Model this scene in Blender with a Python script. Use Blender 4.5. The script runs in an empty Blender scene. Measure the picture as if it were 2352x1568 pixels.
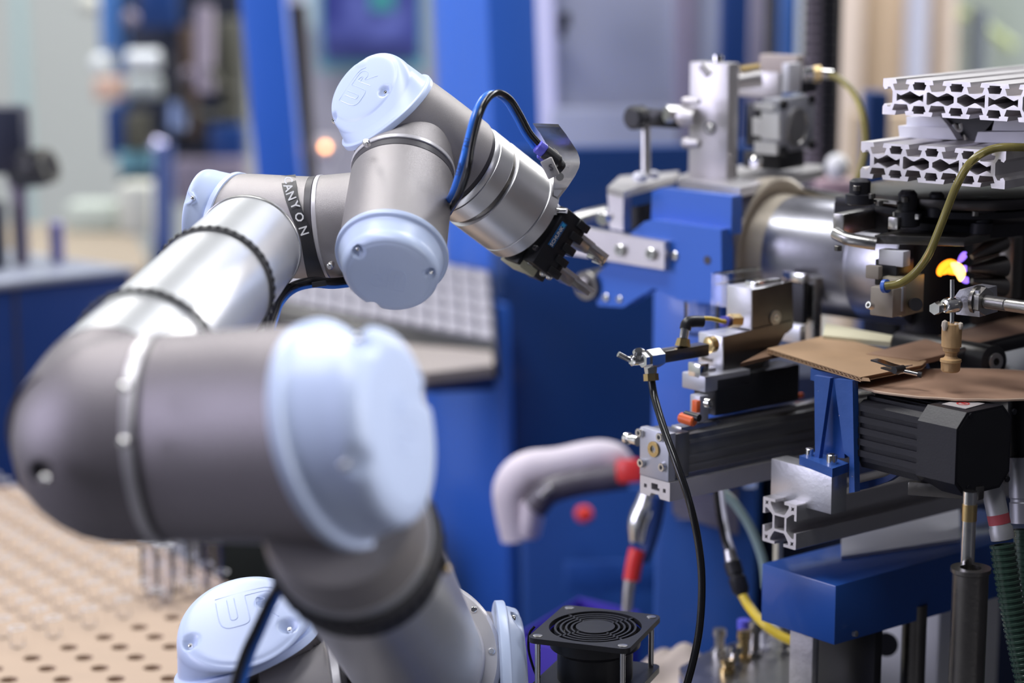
import bpy, bmesh, math, random
from mathutils import Vector, Matrix
V = Vector
random.seed(7)
sc = bpy.context.scene
C = sc.collection
R_ = math.radians
# ---------------------------------------------------------------- camera
FPX = 5000.0
CAM = V((0, 0, 1.6)); PITCH = R_(10.5)
cR = V((1, 0, 0)); cF = V((0, math.cos(PITCH), -math.sin(PITCH))); cU = V((0, math.sin(PITCH), math.cos(PITCH)))
Z = V((0, 0, 1))
cd = bpy.data.cameras.new('camera'); cam = bpy.data.objects.new('camera', cd); C.objects.link(cam)
cam.location = CAM; cam.rotation_euler = (math.pi/2-PITCH, 0, 0)
cd.sensor_width = 36; cd.lens = FPX/2352*36; cd.clip_start = 0.05
cd.dof.use_dof = True; cd.dof.focus_distance = 1.60; cd.dof.aperture_fstop = 2.8; cd.dof.aperture_blades = 0
sc.camera = cam
sc.view_settings.view_transform = 'Standard'; sc.view_settings.look = 'None'
sc.view_settings.gamma = 1; sc.view_settings.use_curve_mapping = False
sc.view_settings.exposure = 0.0
# ---------------------------------------------------------------- light
w = bpy.data.worlds.new('world'); sc.world = w; w.use_nodes = True
w.node_tree.nodes['Background'].inputs[0].default_value = (0.60, 0.65, 0.82, 1)
w.node_tree.nodes['Background'].inputs[1].default_value = 0.06
def area(name, loc, tgt, sx, sy, power, col=(1, 1, 1)):
    l = bpy.data.lights.new(name, 'AREA'); l.shape = 'RECTANGLE'; l.size = sx; l.size_y = sy
    l.energy = power; l.color = col
    o = bpy.data.objects.new(name, l); C.objects.link(o); o.location = loc
    o.rotation_euler = (V(tgt)-V(loc)).to_track_quat('-Z', 'Y').to_euler()
    return o
area('ceiling_lamp', (-0.9, 1.0, 4.4), (-0.2, 1.7, 1.0), 2.6, 0.7, 80, (0.97, 0.98, 1.0))
area('ceiling_lamp', (1.6, 3.2, 4.4), (0.4, 2.2, 1.0), 2.6, 0.7, 110, (0.97, 0.98, 1.0))
area('ceiling_lamp', (-1.6, 4.3, 4.4), (-0.8, 4.2, 1.0), 2.6, 0.7, 120, (1.0, 0.98, 0.94))
area('window_light', (3.7, 0.2, 2.7), (0.1, 1.5, 1.3), 2.0, 2.2, 160, (0.97, 0.97, 1.0))
area('window_light', (2.9, 5.0, 2.5), (0.0, 1.5, 1.4), 2.6, 2.2, 190, (1.0, 0.97, 0.93))
area('window_light', (-3.3, 1.0, 2.3), (-0.1, 1.7, 1.2), 1.6, 1.8, 76, (0.78, 0.76, 1.0))
# ---------------------------------------------------------------- pixel <-> place helpers
def P(x, y, d):
    return CAM + d*(cF + (x-1176)/FPX*cR - (y-784)/FPX*cU)
def lf(x, y):
    t = (CAM-P(x, y, 1)).normalized(); r = cU.cross(t).normalized(); u = t.cross(r).normalized()
    return r, u, t
def D(x, y, th, ph):
    r, u, t = lf(x, y); th = R_(th); ph = R_(ph)
    return (math.cos(ph)*(math.cos(th)*r+math.sin(th)*u)+math.sin(ph)*t).normalized()
def lenx(A, b, x):
    k = (x-1176)/FPX; a = A-CAM
    return (k*a.dot(cF)-a.dot(cR))/(b.dot(cR)-k*b.dot(cF))
def leny(A, b, y):
    k = -(y-784)/FPX; a = A-CAM
    return (k*a.dot(cF)-a.dot(cU))/(b.dot(cU)-k*b.dot(cF))
def depth(p): return (p-CAM).dot(cF)
def on_plane(x, y, p0, n):
    r = P(x, y, 1)-CAM
    return CAM + r*((p0-CAM).dot(n)/r.dot(n))
def azi(a): return V((math.cos(R_(a)), math.sin(R_(a)), 0))
def frame_of(n, hint=None):
    n = n.normalized(); h = hint if hint is not None else (Z if abs(n.z) < .9 else V((1, 0, 0)))
    a = (h-n*h.dot(n)).normalized(); b = n.cross(a).normalized()
    return a, b
# ---------------------------------------------------------------- mesh builder
class MB:
    def __init__(s): s.v = []; s.f = []
    def add(s, vs, fs):
        b = len(s.v); s.v.extend([V(q) for q in vs]); s.f.extend([tuple(b+i for i in f) for f in fs]); return s
    def loft(s, rings, seg=48, c0=True, c1=True):
        """rings: (centre, half-vector a, half-vector b)"""
        vs = []
        for (c, a, b) in rings:
            for i in range(seg):
                t = 2*math.pi*i/seg; vs.append(c+a*math.cos(t)+b*math.sin(t))
        fs = []
        for k in range(len(rings)-1):
            for i in range(seg):
                j = (i+1) % seg
                fs.append((k*seg+i, k*seg+j, (k+1)*seg+j, (k+1)*seg+i))
        if c0: fs.append(tuple(range(seg))[::-1])
        if c1: fs.append(tuple((len(rings)-1)*seg+i for i in range(seg)))
        return s.add(vs, fs)
    def lathe(s, p, ax, prof, seg=40, c0=True, c1=True, hint=None):
        ax = ax.normalized(); a, b = frame_of(ax, hint)
        return s.loft([(p+ax*t, a*r, b*r) for t, r in prof], seg, c0, c1)
    def cyl(s, p0, p1, r, r1=None, seg=28, bev=0):
        r1 = r if r1 is None else r1; L = (p1-p0).length
        if bev:
            return s.lathe(p0, p1-p0, [(0, r-bev), (bev, r), (L-bev, r1), (L, r1-bev)], seg)
        return s.lathe(p0, p1-p0, [(0, r), (L, r1)], seg)
    def ring(s, p, ax, r0, r1, h, seg=48, bev=0):
        ax = ax.normalized(); a, b = frame_of(ax); e = bev or h*.12
        pr = [(0, r0), (0, r1-e), (e, r1), (h-e, r1), (h, r1-e), (h, r0), (0, r0)]
        return s.loft([(p+ax*t, a*r, b*r) for t, r in pr], seg, False, False)
    def box(s, A, a, b, c, bev=0):
        """A corner, a b c edge vectors"""
        bm = bmesh.new()
        vs = [bm.verts.new(A+a*i+b*j+c*k) for i in (0, 1) for j in (0, 1) for k in (0, 1)]
        for f in ((0, 1, 3, 2), (4, 6, 7, 5), (0, 4, 5, 1), (2, 3, 7, 6), (0, 2, 6, 4), (1, 5, 7, 3)):
            bm.faces.new([vs[i] for i in f])
        bmesh.ops.recalc_face_normals(bm, faces=bm.faces)
        if bev: bmesh.ops.bevel(bm, geom=bm.edges[:], offset=bev, segments=2, profile=.5, affect='EDGES', clamp_overlap=True)
        bm.verts.index_update()
        s.add([q.co.copy() for q in bm.verts], [[q.index for q in f.verts] for f in bm.faces]); bm.free(); return s
    def cbox(s, c, a, b, d, bev=0):
        """centre, full edge vectors"""
        return s.box(c-(a+b+d)/2, a, b, d, bev)
    def tube(s, pts, r, seg=12, n=6, cap=True):
        pts = [V(p) for p in pts]
        if n > 1 and len(pts) > 2:
            o = []; q = [pts[0]*2-pts[1]]+pts+[pts[-1]*2-pts[-2]]
            for i in range(1, len(q)-2):
                for k in range(n):
                    t = k/n; o.append(.5*((2*q[i])+(-q[i-1]+q[i+1])*t+(2*q[i-1]-5*q[i]+4*q[i+1]-q[i+2])*t*t+(-q[i-1]+3*q[i]-3*q[i+1]+q[i+2])*t**3))
            o.append(pts[-1]); pts = o
        T = [(pts[min(i+1, len(pts)-1)]-pts[max(i-1, 0)]).normalized() for i in range(len(pts))]
        a, _ = frame_of(T[0]); rings = []
        for p, t in zip(pts, T):
            a = (a-t*a.dot(t)).normalized(); b = t.cross(a)
            rr = r(len(rings)/(len(pts)-1)) if callable(r) else r
            rings.append((p, a*rr, b*rr))
        return s.loft(rings, seg, cap, cap)
    def poly(s, loops, O, ex, ey, dv, res=1):
        """extruded planar outline with holes; loops = lists of 2-D points in metres"""
        cu = bpy.data.curves.new('t', 'CURVE'); cu.dimensions = '2D'; cu.fill_mode = 'BOTH'; cu.extrude = .5
        for lp in loops:
            sp = cu.splines.new('POLY'); sp.points.add(len(lp)-1); sp.use_cyclic_u = True
            for q, (x, y) in zip(sp.points, lp): q.co = (x, y, 0, 1)
        s._curve(cu, O, ex, ey, dv); return s
    def _curve(s, cu, O, ex, ey, dv):
        o = bpy.data.objects.new('t', cu); C.objects.link(o)
        dg = bpy.context.evaluated_depsgraph_get(); dg.update()
        me = bpy.data.meshes.new_from_object(o.evaluated_get(dg))
        s.add([O+ex*q.co.x+ey*q.co.y+dv*(q.co.z+.5) for q in me.vertices], [tuple(p.vertices) for p in me.polygons])
        bpy.data.objects.remove(o); bpy.data.meshes.remove(me); bpy.data.curves.remove(cu)
    def text(s, body, O, ex, ey, dv, size, spacing=1.0, shear=0.0, bold=0.0):
        cu = bpy.data.curves.new('t', 'FONT'); cu.body = body; cu.size = size; cu.extrude = .5; cu.space_character = spacing
        cu.align_x = 'CENTER'; cu.align_y = 'CENTER'; cu.shear = shear; cu.resolution_u = 2; cu.offset = bold
        s._curve(cu, O, ex, ey, dv); return s
def wmesh(name, mb, m, origin, smooth=True, ang=38):
    me = bpy.data.meshes.new(name); me.from_pydata([q-origin for q in mb.v], [], mb.f); me.update()
    bm = bmesh.new(); bm.from_mesh(me); bmesh.ops.remove_doubles(bm, verts=bm.verts, dist=1e-6)
    bmesh.ops.recalc_face_normals(bm, faces=bm.faces); bm.to_mesh(me); bm.free()
    if smooth:
        me.polygons.foreach_set('use_smooth', [True]*len(me.polygons)); me.set_sharp_from_angle(angle=R_(ang))
    me.materials.append(m); return me
def tag(o, label=None, cat=None, group=None, kind=None):
    if label: o['label'] = label
    if cat: o['category'] = cat
    if group: o['group'] = group
    if kind: o['kind'] = kind
    return o
def origin_of(o):
    while o.parent is not None: o = o.parent
    return V(o.location)
def thing(name, label, cat, loc, group=None):
    o = bpy.data.objects.new(name, None); C.objects.link(o); o.location = loc; o.empty_display_size = .02
    return tag(o, label, cat, group)
def part(name, mb, m, parent, label=None, smooth=True, ang=38, kind=None):
    me = wmesh(name, mb, m, origin_of(parent), smooth, ang)
    o = bpy.data.objects.new(name, me); C.objects.link(o); o.parent = parent
    return tag(o, label, kind=kind)
def solo(name, mb, m, label=None, cat=None, group=None, kind=None, smooth=True, ang=38):
    lo = V([min(q[i] for q in mb.v) for i in range(3)]); hi = V([max(q[i] for q in mb.v) for i in range(3)])
    org = V(((lo.x+hi.x)/2, (lo.y+hi.y)/2, lo.z))
    o = bpy.data.objects.new(name, wmesh(name, mb, m, org, smooth, ang)); C.objects.link(o); o.location = org
    return tag(o, label, cat, group, kind)
def dup(root, off, label=None):
    r = root.copy(); C.objects.link(r); r.location = V(root.location)+off
    if label: r['label'] = label
    for ch in list(root.children):
        c = ch.copy(); C.objects.link(c); c.parent = r
        for g in list(ch.children):
            d = g.copy(); C.objects.link(d); d.parent = c
    return r
# ---------------------------------------------------------------- materials
def mat(name, col, rough=.5, metal=0.0, var=.06, scale=30, bump=0.0, bscale=400, stretch=None, coat=0, trans=0, ior=1.45, emit=None, es=0, spec=.5, alpha=1, rvar=.08):
    m = bpy.data.materials.new(name); m.use_nodes = True; n = m.node_tree.nodes; l = m.node_tree.links
    b = n['Principled BSDF']; tc = n.new('ShaderNodeTexCoord'); mp = n.new('ShaderNodeMapping')
    l.new(tc.outputs['Object'], mp.inputs[0])
    if stretch: mp.inputs['Scale'].default_value = stretch
    no = n.new('ShaderNodeTexNoise'); no.inputs['Scale'].default_value = scale; no.inputs['Detail'].default_value = 3
    l.new(mp.outputs[0], no.inputs['Vector'])
    cr = n.new('ShaderNodeMix'); cr.data_type = 'RGBA'
    cr.inputs['A'].default_value = tuple(max(0, c*(1-var)) for c in col[:3])+(1,); cr.inputs['B'].default_value = tuple(min(1, c*(1+var)) for c in col[:3])+(1,)
    l.new(no.outputs['Fac'], cr.inputs['Factor']); l.new(cr.outputs['Result'], b.inputs['Base Color'])
    mr = n.new('ShaderNodeMapRange'); mr.inputs['To Min'].default_value = max(.02, rough-rvar); mr.inputs['To Max'].default_value = min(1, rough+rvar)
    l.new(no.outputs['Fac'], mr.inputs['Value']); l.new(mr.outputs[0], b.inputs['Roughness'])
    b.inputs['Metallic'].default_value = metal; b.inputs['Specular IOR Level'].default_value = spec; b.inputs['IOR'].default_value = ior
    b.inputs['Coat Weight'].default_value = coat; b.inputs['Transmission Weight'].default_value = trans; b.inputs['Alpha'].default_value = alpha
    if emit: b.inputs['Emission Color'].default_value = tuple(emit)+(1,); b.inputs['Emission Strength'].default_value = es
    if bump:
        n2 = n.new('ShaderNodeTexNoise'); n2.inputs['Scale'].default_value = bscale; l.new(mp.outputs[0], n2.inputs['Vector'])
        bp = n.new('ShaderNodeBump'); bp.inputs['Strength'].default_value = bump; bp.inputs['Distance'].default_value = .001
        l.new(n2.outputs['Fac'], bp.inputs['Height']); l.new(bp.outputs[0], b.inputs['Normal'])
    return m
M = dict(
 body=mat('sprayed_grey_metal', (.33, .31, .315), .46, .6, .03, 60, .25, 2500, rvar=.02),
 dbody=mat('dark_grey_casting', (.215, .195, .21), .46, .5, .03, 60, .2, 2500, rvar=.02),
 cap=mat('pale_blue_plastic', (.54, .635, .87), .34, 0, .015, 20, rvar=.02),
 alu=mat('turned_aluminium', (.90, .90, .92), .36, 1, .03, 120, .05, 300, rvar=.03),
 tubealu=mat('anodised_aluminium', (.82, .83, .86), .32, .80, .03, 40, rvar=.02),
 ringl=mat('light_seal_ring', (.62, .60, .63), .35, .3, .04),
 rubber=mat('black_rubber', (.025, .025, .03), .5, 0, .1),
 seal=mat('dark_seal', (.06, .055, .065), .45, 0, .1),
 black=mat('black_plastic', (.018, .018, .022), .38, 0, .1, 40),
 blackmetal=mat('black_anodised_metal', (.018, .018, .024), .45, .2, .12, 40, .1, 500),
 chrome=mat('bright_steel', (.80, .79, .78), .16, 1, .05, 80),
 steel=mat('ground_steel', (.50, .49, .48), .30, 1, .12, 60, .12, 300),
 dsteel=mat('dark_oiled_steel', (.20, .19, .18), .34, 1, .18, 40, .15, 300),
 brass=mat('brass', (.70, .52, .25), .28, 1, .1),
 paint=mat('blue_machine_paint', (.020, .085, .36), .34, 0, .07, 8, .06, 300, coat=.3),
 navy=mat('navy_machine_paint', (.010, .037, .17), .4, 0, .07, 8, coat=.2),
 hoseb=mat('blue_hose', (.05, .22, .85), .22, 0, .04),
 hosek=mat('black_hose', (.012, .012, .014), .2, 0, .04),
 violet=mat('violet_plastic', (.13, .13, .72), .35, 0, .04),
 wax=mat('amber_wax', (.52, .33, .16), .5, 0, .15, 60, .2, 300, spec=.4),
 card=mat('cardboard', (.42, .27, .16), .85, 0, .12, 40, .2, 300),
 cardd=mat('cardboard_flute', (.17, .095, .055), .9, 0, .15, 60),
 wood=mat('drilled_board', (.41, .305, .225), .7, 0, .06, 14, .1, 200, (1, 6, 1)),
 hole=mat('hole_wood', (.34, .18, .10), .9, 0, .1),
 white=mat('white_print', (.82, .82, .84), .5, 0, .02),
 whitep=mat('white_painted_metal', (.74, .74, .82), .45, 0, .03, 10),
 red=mat('red_plastic', (.62, .03, .03), .35, 0, .05),
 orange=mat('orange_plastic', (.90, .16, .04), .4, 0, .05),
 yellow=mat('yellow_cable', (.72, .52, .03), .35, 0, .04),
 msteel=mat('satin_steel_plate', (.56, .54, .55), .44, .8, .05, 30, .1, 300, rvar=.03),
 olive=mat('olive_hose', (.36, .31, .10), .18, 0, .1, 30, trans=.45, ior=1.4),
)

def thin_glass(name, tint, ior=1.28):
    m = bpy.data.materials.new(name); m.use_nodes = True; n = m.node_tree.nodes; l = m.node_tree.links; n.remove(n['Principled BSDF'])
    t = n.new('ShaderNodeBsdfTransparent'); t.inputs[0].default_value = tint+(1,); g = n.new('ShaderNodeBsdfGlossy'); g.inputs['Roughness'].default_value = .12
    f = n.new('ShaderNodeFresnel'); f.inputs[0].default_value = ior; no = n.new('ShaderNodeTexNoise'); no.inputs['Scale'].default_value = 12
    a = n.new('ShaderNodeMath'); a.operation = 'MULTIPLY_ADD'; a.inputs[1].default_value = .04; l.new(no.outputs['Fac'], a.inputs[0]); l.new(f.outputs[0], a.inputs[2])
    mx = n.new('ShaderNodeMixShader'); l.new(a.outputs[0], mx.inputs[0]); l.new(t.outputs[0], mx.inputs[1]); l.new(g.outputs[0], mx.inputs[2]); l.new(mx.outputs[0], n['Material Output'].inputs[0]); return m
M['glass'] = thin_glass('clear_glass', (.97, .98, .99), 1.14); M['faint_glass'] = thin_glass('faint_tube_glass', (.985, .985, .99), 1.09); M['acryl'] = thin_glass('clear_acrylic', (.94, .95, .99))
# ================================================================ ROOM
def quad(pts, m, name, t=.02, kind='structure', off=None):
    mb = MB(); n = (pts[1]-pts[0]).cross(pts[2]-pts[0]).normalized()*t
    mb.add(pts+[q+n for q in pts], [(0, 1, 2, 3), (7, 6, 5, 4), (0, 4, 5, 1), (1, 5, 6, 2), (2, 6, 7, 3), (3, 7, 4, 0)])
    return solo(name, mb, m, kind=kind, smooth=False)
m_floor = mat('grey_floor_coating', (.13, .13, .14), .5, 0, .1, 3)
m_wall = mat('pale_grey_green_wall', (.43, .46, .455), .8, 0, .02, 2)
m_wallw = mat('pale_beige_wall', (.62, .52, .42), .8, 0, .02, 2)
solo('floor', MB().box(V((-4, -2, -.05)), V((8, 0, 0)), V((0, 10, 0)), V((0, 0, .05))), m_floor, kind='structure')
solo('wall_back', MB().box(V((-4, 6.6, 0)), V((8, 0, 0)), V((0, .1, 0)), V((0, 0, 5))), m_wall, kind='structure')
solo('wall_left', MB().box(V((-4.1, -2, 0)), V((.1, 0, 0)), V((0, 8.6, 0)), V((0, 0, 5))), m_wall, kind='structure')
solo('wall_right', MB().box(V((4, -2, 0)), V((.1, 0, 0)), V((0, 8.6, 0)), V((0, 0, 5))), m_wallw, kind='structure')
# ================================================================ ROBOT ARM
FLOORZ = 0.0
robot = thing('industrial_robot', 'grey jointed robot arm with pale blue round joint lids in the foreground', 'robot arm', V((-.08, 1.75, .62)))
def screw(p, n, r, parent, name='screw', m=None):
    mb = MB(); mb.lathe(p-n*r*1.2, n, [(0, r*.9), (r*1.0, r), (r*1.5, r*.92), (r*1.8, r*.6)], 16)
    part(name, mb, m or M['chrome'], parent)
def lid(cx, cy, d, th, ph, rpx, face, fth, fph, frpx, screws, logo=None, fillet=.42, name='joint_lid', notch=()):
    """rim plane centre/normal; face plane centre (px), normal; radii in px"""
    s = d/FPX; n0 = D(cx, cy, th, ph); c0 = P(cx, cy, d)
    n1 = D(cx, cy, fth, fph); up = n0.cross(n1)
    if up.length < .05: up = frame_of(n0)[0]
    up.normalize()
    df = d-.0; c1 = on_plane(face[0], face[1], c0+n0*face[2]*s, n0)
    a0, b0 = frame_of(n0, up); a1, b1 = frame_of(n1, up)
    r0 = rpx*s; r1 = frpx*s
    rings = []
    for t, k in ((-.10, .98), (-.09, 1.0), (.0, 1.0), (.015, .99), (.02, .955), (.035, .935)):
        rings.append((c0+n0*t*r0*1.0, a0*r0*k, b0*r0*k))
    N = 22
    base = c0+n0*.035*r0
    for i in range(1, N+1):
        t = i/N                       # straight wall, then a rounded edge into the face
        fl = fillet
        if t < .45: h = (1-fl)*t/.45; rad = .935*r0+(r1*1.06-.935*r0)*h*.8
        else:
            g = (t-.45)/.55*math.pi/2; w0 = .935*r0+(r1*1.06-.935*r0)*(1-fl)*.8
            h = (1-fl)+fl*math.sin(g); rad = r1+(w0-r1)*math.cos(g)
        c = base.lerp(c1, h); n = n0.lerp(n1, h).normalized(); a, b = frame_of(n, up)
        rings.append((c, a*rad, b*rad))
    for k, z in ((.97, .02), (.93, .032), (.86, .04)):
        rings.append((c1+n1*z*r1, a1*r1*k, b1*r1*k))
    for i in range(1, 20):
        k = .86*(1-i/20); rings.append((c1+n1*(.04+.035*(1-(k/.86)**2))*r1, a1*r1*k, b1*r1*k))
    mb = MB(); seg = 120; mb.loft(rings, seg)
    pts = []
    dep = .13*r0; rr = .105*r0
    for (sx, sy) in screws:                              # dimples round the lid screws
        ray = (P(sx, sy, 1)-CAM).normalized(); best = None
        for f in mb.f:
            if len(f) != 4: continue
            q = (mb.v[f[0]]+mb.v[f[2]])/2; e = q-CAM; dist = (e-ray*e.dot(ray)).length
            if dist < .004 and (best is None or e.dot(ray) < best[0]):
                nn = (mb.v[f[2]]-mb.v[f[0]]).cross(mb.v[f[3]]-mb.v[f[1]]).normalized()
                if nn.dot(q-c0-n0*.02*0) < 0: nn = -nn
                best = (e.dot(ray), q, nn)
        if best: pts.append((CAM+ray*best[0], best[2]))
    dn = (n0+n1).normalized()
    for i, q in enumerate(mb.v):
        for (p, nn) in pts:
            e = (q-p).length
            if e < rr*1.5:
                k = max(0, min(1, 1.5-e/rr)); k = k*k*(3-2*k); mb.v[i] = q-dn*dep*k; break
    for (nx_, ny_, nr_, nd_) in notch:                   # cut-outs in the lid wall
        for i, q in enumerate(mb.v):
            e = q-CAM; dd = e.dot(cF); sx = 1176+FPX*e.dot(cR)/dd; sy = 784-FPX*e.dot(cU)/dd; h = (q-c0).dot(n0)/r0
            if h < .06 and nd_ > 0: continue
            k = 1-math.hypot(sx-nx_, sy-ny_)/nr_
            if k > 0:
                k = min(1, k*2.5); w = c0+n0*(q-c0).dot(n0); mb.v[i] = q+(w-q).normalized()*abs(nd_)*r0*k
    o = part(name, mb, M['cap'], robot, 'pale blue plastic lid', ang=60)
    for (p, nn) in pts: screw(p-dn*(dep*.82), dn, .040*r0, o)
    if logo:
        ex = logo[0]; k = logo[1]*r1
        lx = D(cx, cy, ex, 0); lx = (lx-n1*lx.dot(n1)).normalized(); ly = n1.cross(lx)
        o0 = c1+n1*.066*r1+lx*logo[2]*r1+ly*logo[3]*r1
        g = MB()
        def path(pp):
            q = []
            for (x, y) in pp:
                w = o0+lx*x*k+ly*y*k
                rel = w-(c1); q0 = (rel-n1*rel.dot(n1)).length/r1
                q.append(c1+(rel-n1*rel.dot(n1))+n1*(.04+.035*(1-min(1, q0/.86)**2))*r1)
            g.tube(q, .0045*r0*1.6, 6, 3)
        path([(-.75, .55), (-.75, -.2), (-.6, -.5), (-.3, -.55), (0, -.5), (.05, -.2), (.05, .55)])
        path([(-.45, .55), (-.45, -.15), (-.38, -.28), (-.28, -.25), (-.25, -.1), (-.25, .55)])
        path([(.05, .55), (.6, .55), (.78, .4), (.78, .12), (.6, -.02), (.45, -.02), (.8, -.55)])
        path([(.3, -.55), (.3, .3), (.5, .3), (.52, .2), (.3, .18)])
        path([(-.75, .7), (.6, .7), (.95, .45)])
        part('embossed_logo', g, M['cap'], o, 'raised outline letters U and R')
    return o, c0, n0, (a0*r0, b0*r0)
def tilt_ring(c, n, r, hint): a, b = frame_of(n, hint); return (c, a*r, b*r)
def s_(d): return d/FPX
# ---- elbow
dE = 1.195; eR = 247*s_(dE)
seamC = P(352, 1006, dE+.03); axE = D(352, 1006, 2, 17)
lidE, lc, ln, (la, lb) = lid(790, 994, 1.165, 14, 31, 270, (918, 976, 150), 8, 24, 200, [(850, 775), (825, 1062)], logo=(75, .42, 0, 0), notch=[(812, 728, 40, .07), (992, 905, 34, .09)])
hint = Z
e0 = seamC; mb = MB()
prof = [(-.0775, 0.001), (-.077, .010), (-.0745, .022), (-.070, .032), (-.062, .041), (-.052, .0485), (-.040, .0545), (-.028, .0575), (-.016, .0585), (0, .0588)]
k = eR/.0588*1.0
mb.lathe(e0, axE, [(t*k, r*k) for t, r in prof], 64, hint=hint)
def collar(p0, p1, r0, r1, n=6):
    o = MB(); o.cyl(p0, p1, r0, r1, 48); return o
part('forearm_elbow_casting', mb, M['dbody'], robot, 'dark grey rounded elbow end of the forearm')
part('seal_ring', MB().ring(e0, axE, eR*.9, eR*1.01, .0065), M['ringl'], robot, 'light grey ring on the elbow')
part('dark_gasket', MB().ring(e0+axE*.0065, axE, eR*.9, eR*.985, .0035), M['seal'], robot)
rings = []
for t in [0, .1, .25, .4, .55, .7, .85, 1]:
    ra = eR*.985
    a1, b1 = frame_of(axE.lerp(ln, t**2).normalized(), Z)
    c = (e0+axE*.010).lerp(lc, t)
    rings.append((c, a1*(ra+(la.length*.96-ra)*t), b1*(ra+(la.length*.96-ra)*t)))
part('elbow_housing', MB().loft(rings, 64), M['dbody'], robot, 'dark grey elbow joint housing')
hp = P(88, 1080, 1.19)
ray = (hp-CAM).normalized()
part('screw_hole', MB().lathe(P(90, 1078, 1.166), D(90, 1078, 200, 60), [(-.003, .0058), (.0008, .0062), (.001, .0045), (-.002, .0042)], 20), M['seal'], robot)
screw(P(103, 1100, 1.160), D(103, 1100, 220, 60), .0028, robot)
for yy, dx in ((890, 0), (1015, 0)):
    screw(P(282+dx, yy, 1.15), D(282, yy, 190, 45), .0028, robot)
# ---- forearm tube
f0 = P(322, 846, 1.32); f1 = P(572, 567, 1.560)
r0 = 174*s_(1.32); r1 = 120*s_(1.560)
fdir = (f1-f0).normalized()
fb = f0-fdir*.055
part('forearm_collar', MB().lathe(fb-fdir*.06, fdir, [(0, r0*.9), (.05, r0*.99), (.06, r0*.99)], 64), M['dbody'], robot)
part('forearm_tube', MB().cyl(fb, f1, r0, r1, 96), M['tubealu'], robot, 'satin silver forearm tube')
part('tube_end_ring', MB().ring(f1-fdir*.002, fdir, r1*.9, r1*1.03, .003), M['steel'], robot)
def band(t, rr, wdt, parent=None):
    c = f0.lerp(f1, t); r = r0+(r1-r0)*t
    b = MB(); b.ring(c, fdir, r*1.0, r*1.035, wdt, 72)
    return b, c, r
def strap(name, c, ax, r, wdt, label, teeth=44, clip=None):
    th = thing(name, label, 'strap', c-Z*r)
    part('band', MB().ring(c, ax, r*1.002, r*1.035, wdt, 96), M['rubber'], th)
    a, b = frame_of(ax); g = MB()
    for i in range(teeth):
        t = 2*math.pi*i/teeth; e = a*math.cos(t)+b*math.sin(t); tn = ax.cross(e)
        g.cbox(c+e*r*1.04+ax*wdt*.5, e*.0016, tn*r*.07, ax*wdt*.45, .0003)
    part('tooth', g, M['black'], th, 'row of molded ladder bars', kind='stuff')
    if clip:
        th2 = clip; e = (a*math.cos(th2)+b*math.sin(th2)); tn = ax.cross(e)
        part('buckle', MB().cbox(c+e*(r*1.06)+ax*wdt*.5, e*.007, tn*.016, ax*wdt*1.4, .001), M['black'], th)
    return th
strap('cable_strap', f0.lerp(f1, .62), fdir, r0+(r1-r0)*.62, .0075, 'black toothed strap round the upper part of the silver forearm tube', clip=3.6)
strap('cable_strap', f0.lerp(f1, .03), fdir, r0+(r1-r0)*.03, .0065, 'black toothed strap round the forearm tube just above the elbow', clip=None)
# ---- wrist 1
W1 = 1.60; wr = 120*s_(W1)
axW = D(745, 522, 6, 12)
wc = P(753, 521, W1+.012)
wl = P(545, 527, W1+.045)
o, lc, ln, (la, lb) = lid(528, 515, W1+.035, 168, -30, 122, (458, 490, 62), 172, -22, 96, [(430, 452)])
rings = []
for t in [0, .2, .4, .6, .8, 1]:
    a1, b1 = frame_of((-axW).lerp(ln, t**2).normalized(), Z); rings.append((wc.lerp(lc, t)-axW*.009*(1-t), a1*wr, b1*wr))
part('wrist_housing', MB().loft(rings, 72), M['body'], robot, 'grey first wrist joint housing')
part('dark_gasket', MB().ring(wc-axW*.0095, axW, wr*.9, wr*1.0, .006), M['seal'], robot)
part('seal_ring', MB().ring(wc-axW*.0035, axW, wr*.9, wr*1.015, .0035), M['ringl'], robot)
# ---- wrist 2
ax2 = D(925, 400, 83, -42)              # upward and away
t2 = P(925, 398, W1-.003); w2r = 118*s_(W1)
o, lc2, ln2, (la, lb) = lid(899, 588, W1-.055, -101, 48, 131, (896, 633, 84), -103, 50, 96, [(820, 581), (988, 634)], logo=(170, .5, 0, .0), notch=[(852, 718, 26, .10)])
rings = [(t2-ax2*.006, *[q*w2r for q in frame_of(ax2, cR)])]
for t in [.25, .5, .75, 1]:
    a1, b1 = frame_of((ax2).lerp(-ln2, t**2).normalized(), cR); rings.append(((t2-ax2*.006).lerp(lc2, t), a1*(w2r+(la.length*.95-w2r)*t), b1*(w2r+(la.length*.95-w2r)*t)))
part('wrist_housing', MB().loft(rings, 72), M['body'], robot, 'grey second wrist joint housing')
part('wrist_branch', MB().lathe(wc, axW, [(0, wr), (.045, wr*.99), (.075, wr*.93)], 72), M['body'], robot, 'grey sleeve between the first and second wrist joints')
part('dark_gasket', MB().ring(t2-ax2*.006, ax2, w2r*.9, w2r*1.0, .0065), M['seal'], robot)
part('seal_ring', MB().ring(t2+ax2*.0005, ax2, w2r*.9, w2r*1.02, .0035), M['ringl'], robot)
screw(P(841, 326, 1.555), D(841, 326, 120, 50), .0028, robot)
screw(P(758, 611, 1.565), D(758, 611, -120, 50), .0028, robot)
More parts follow.
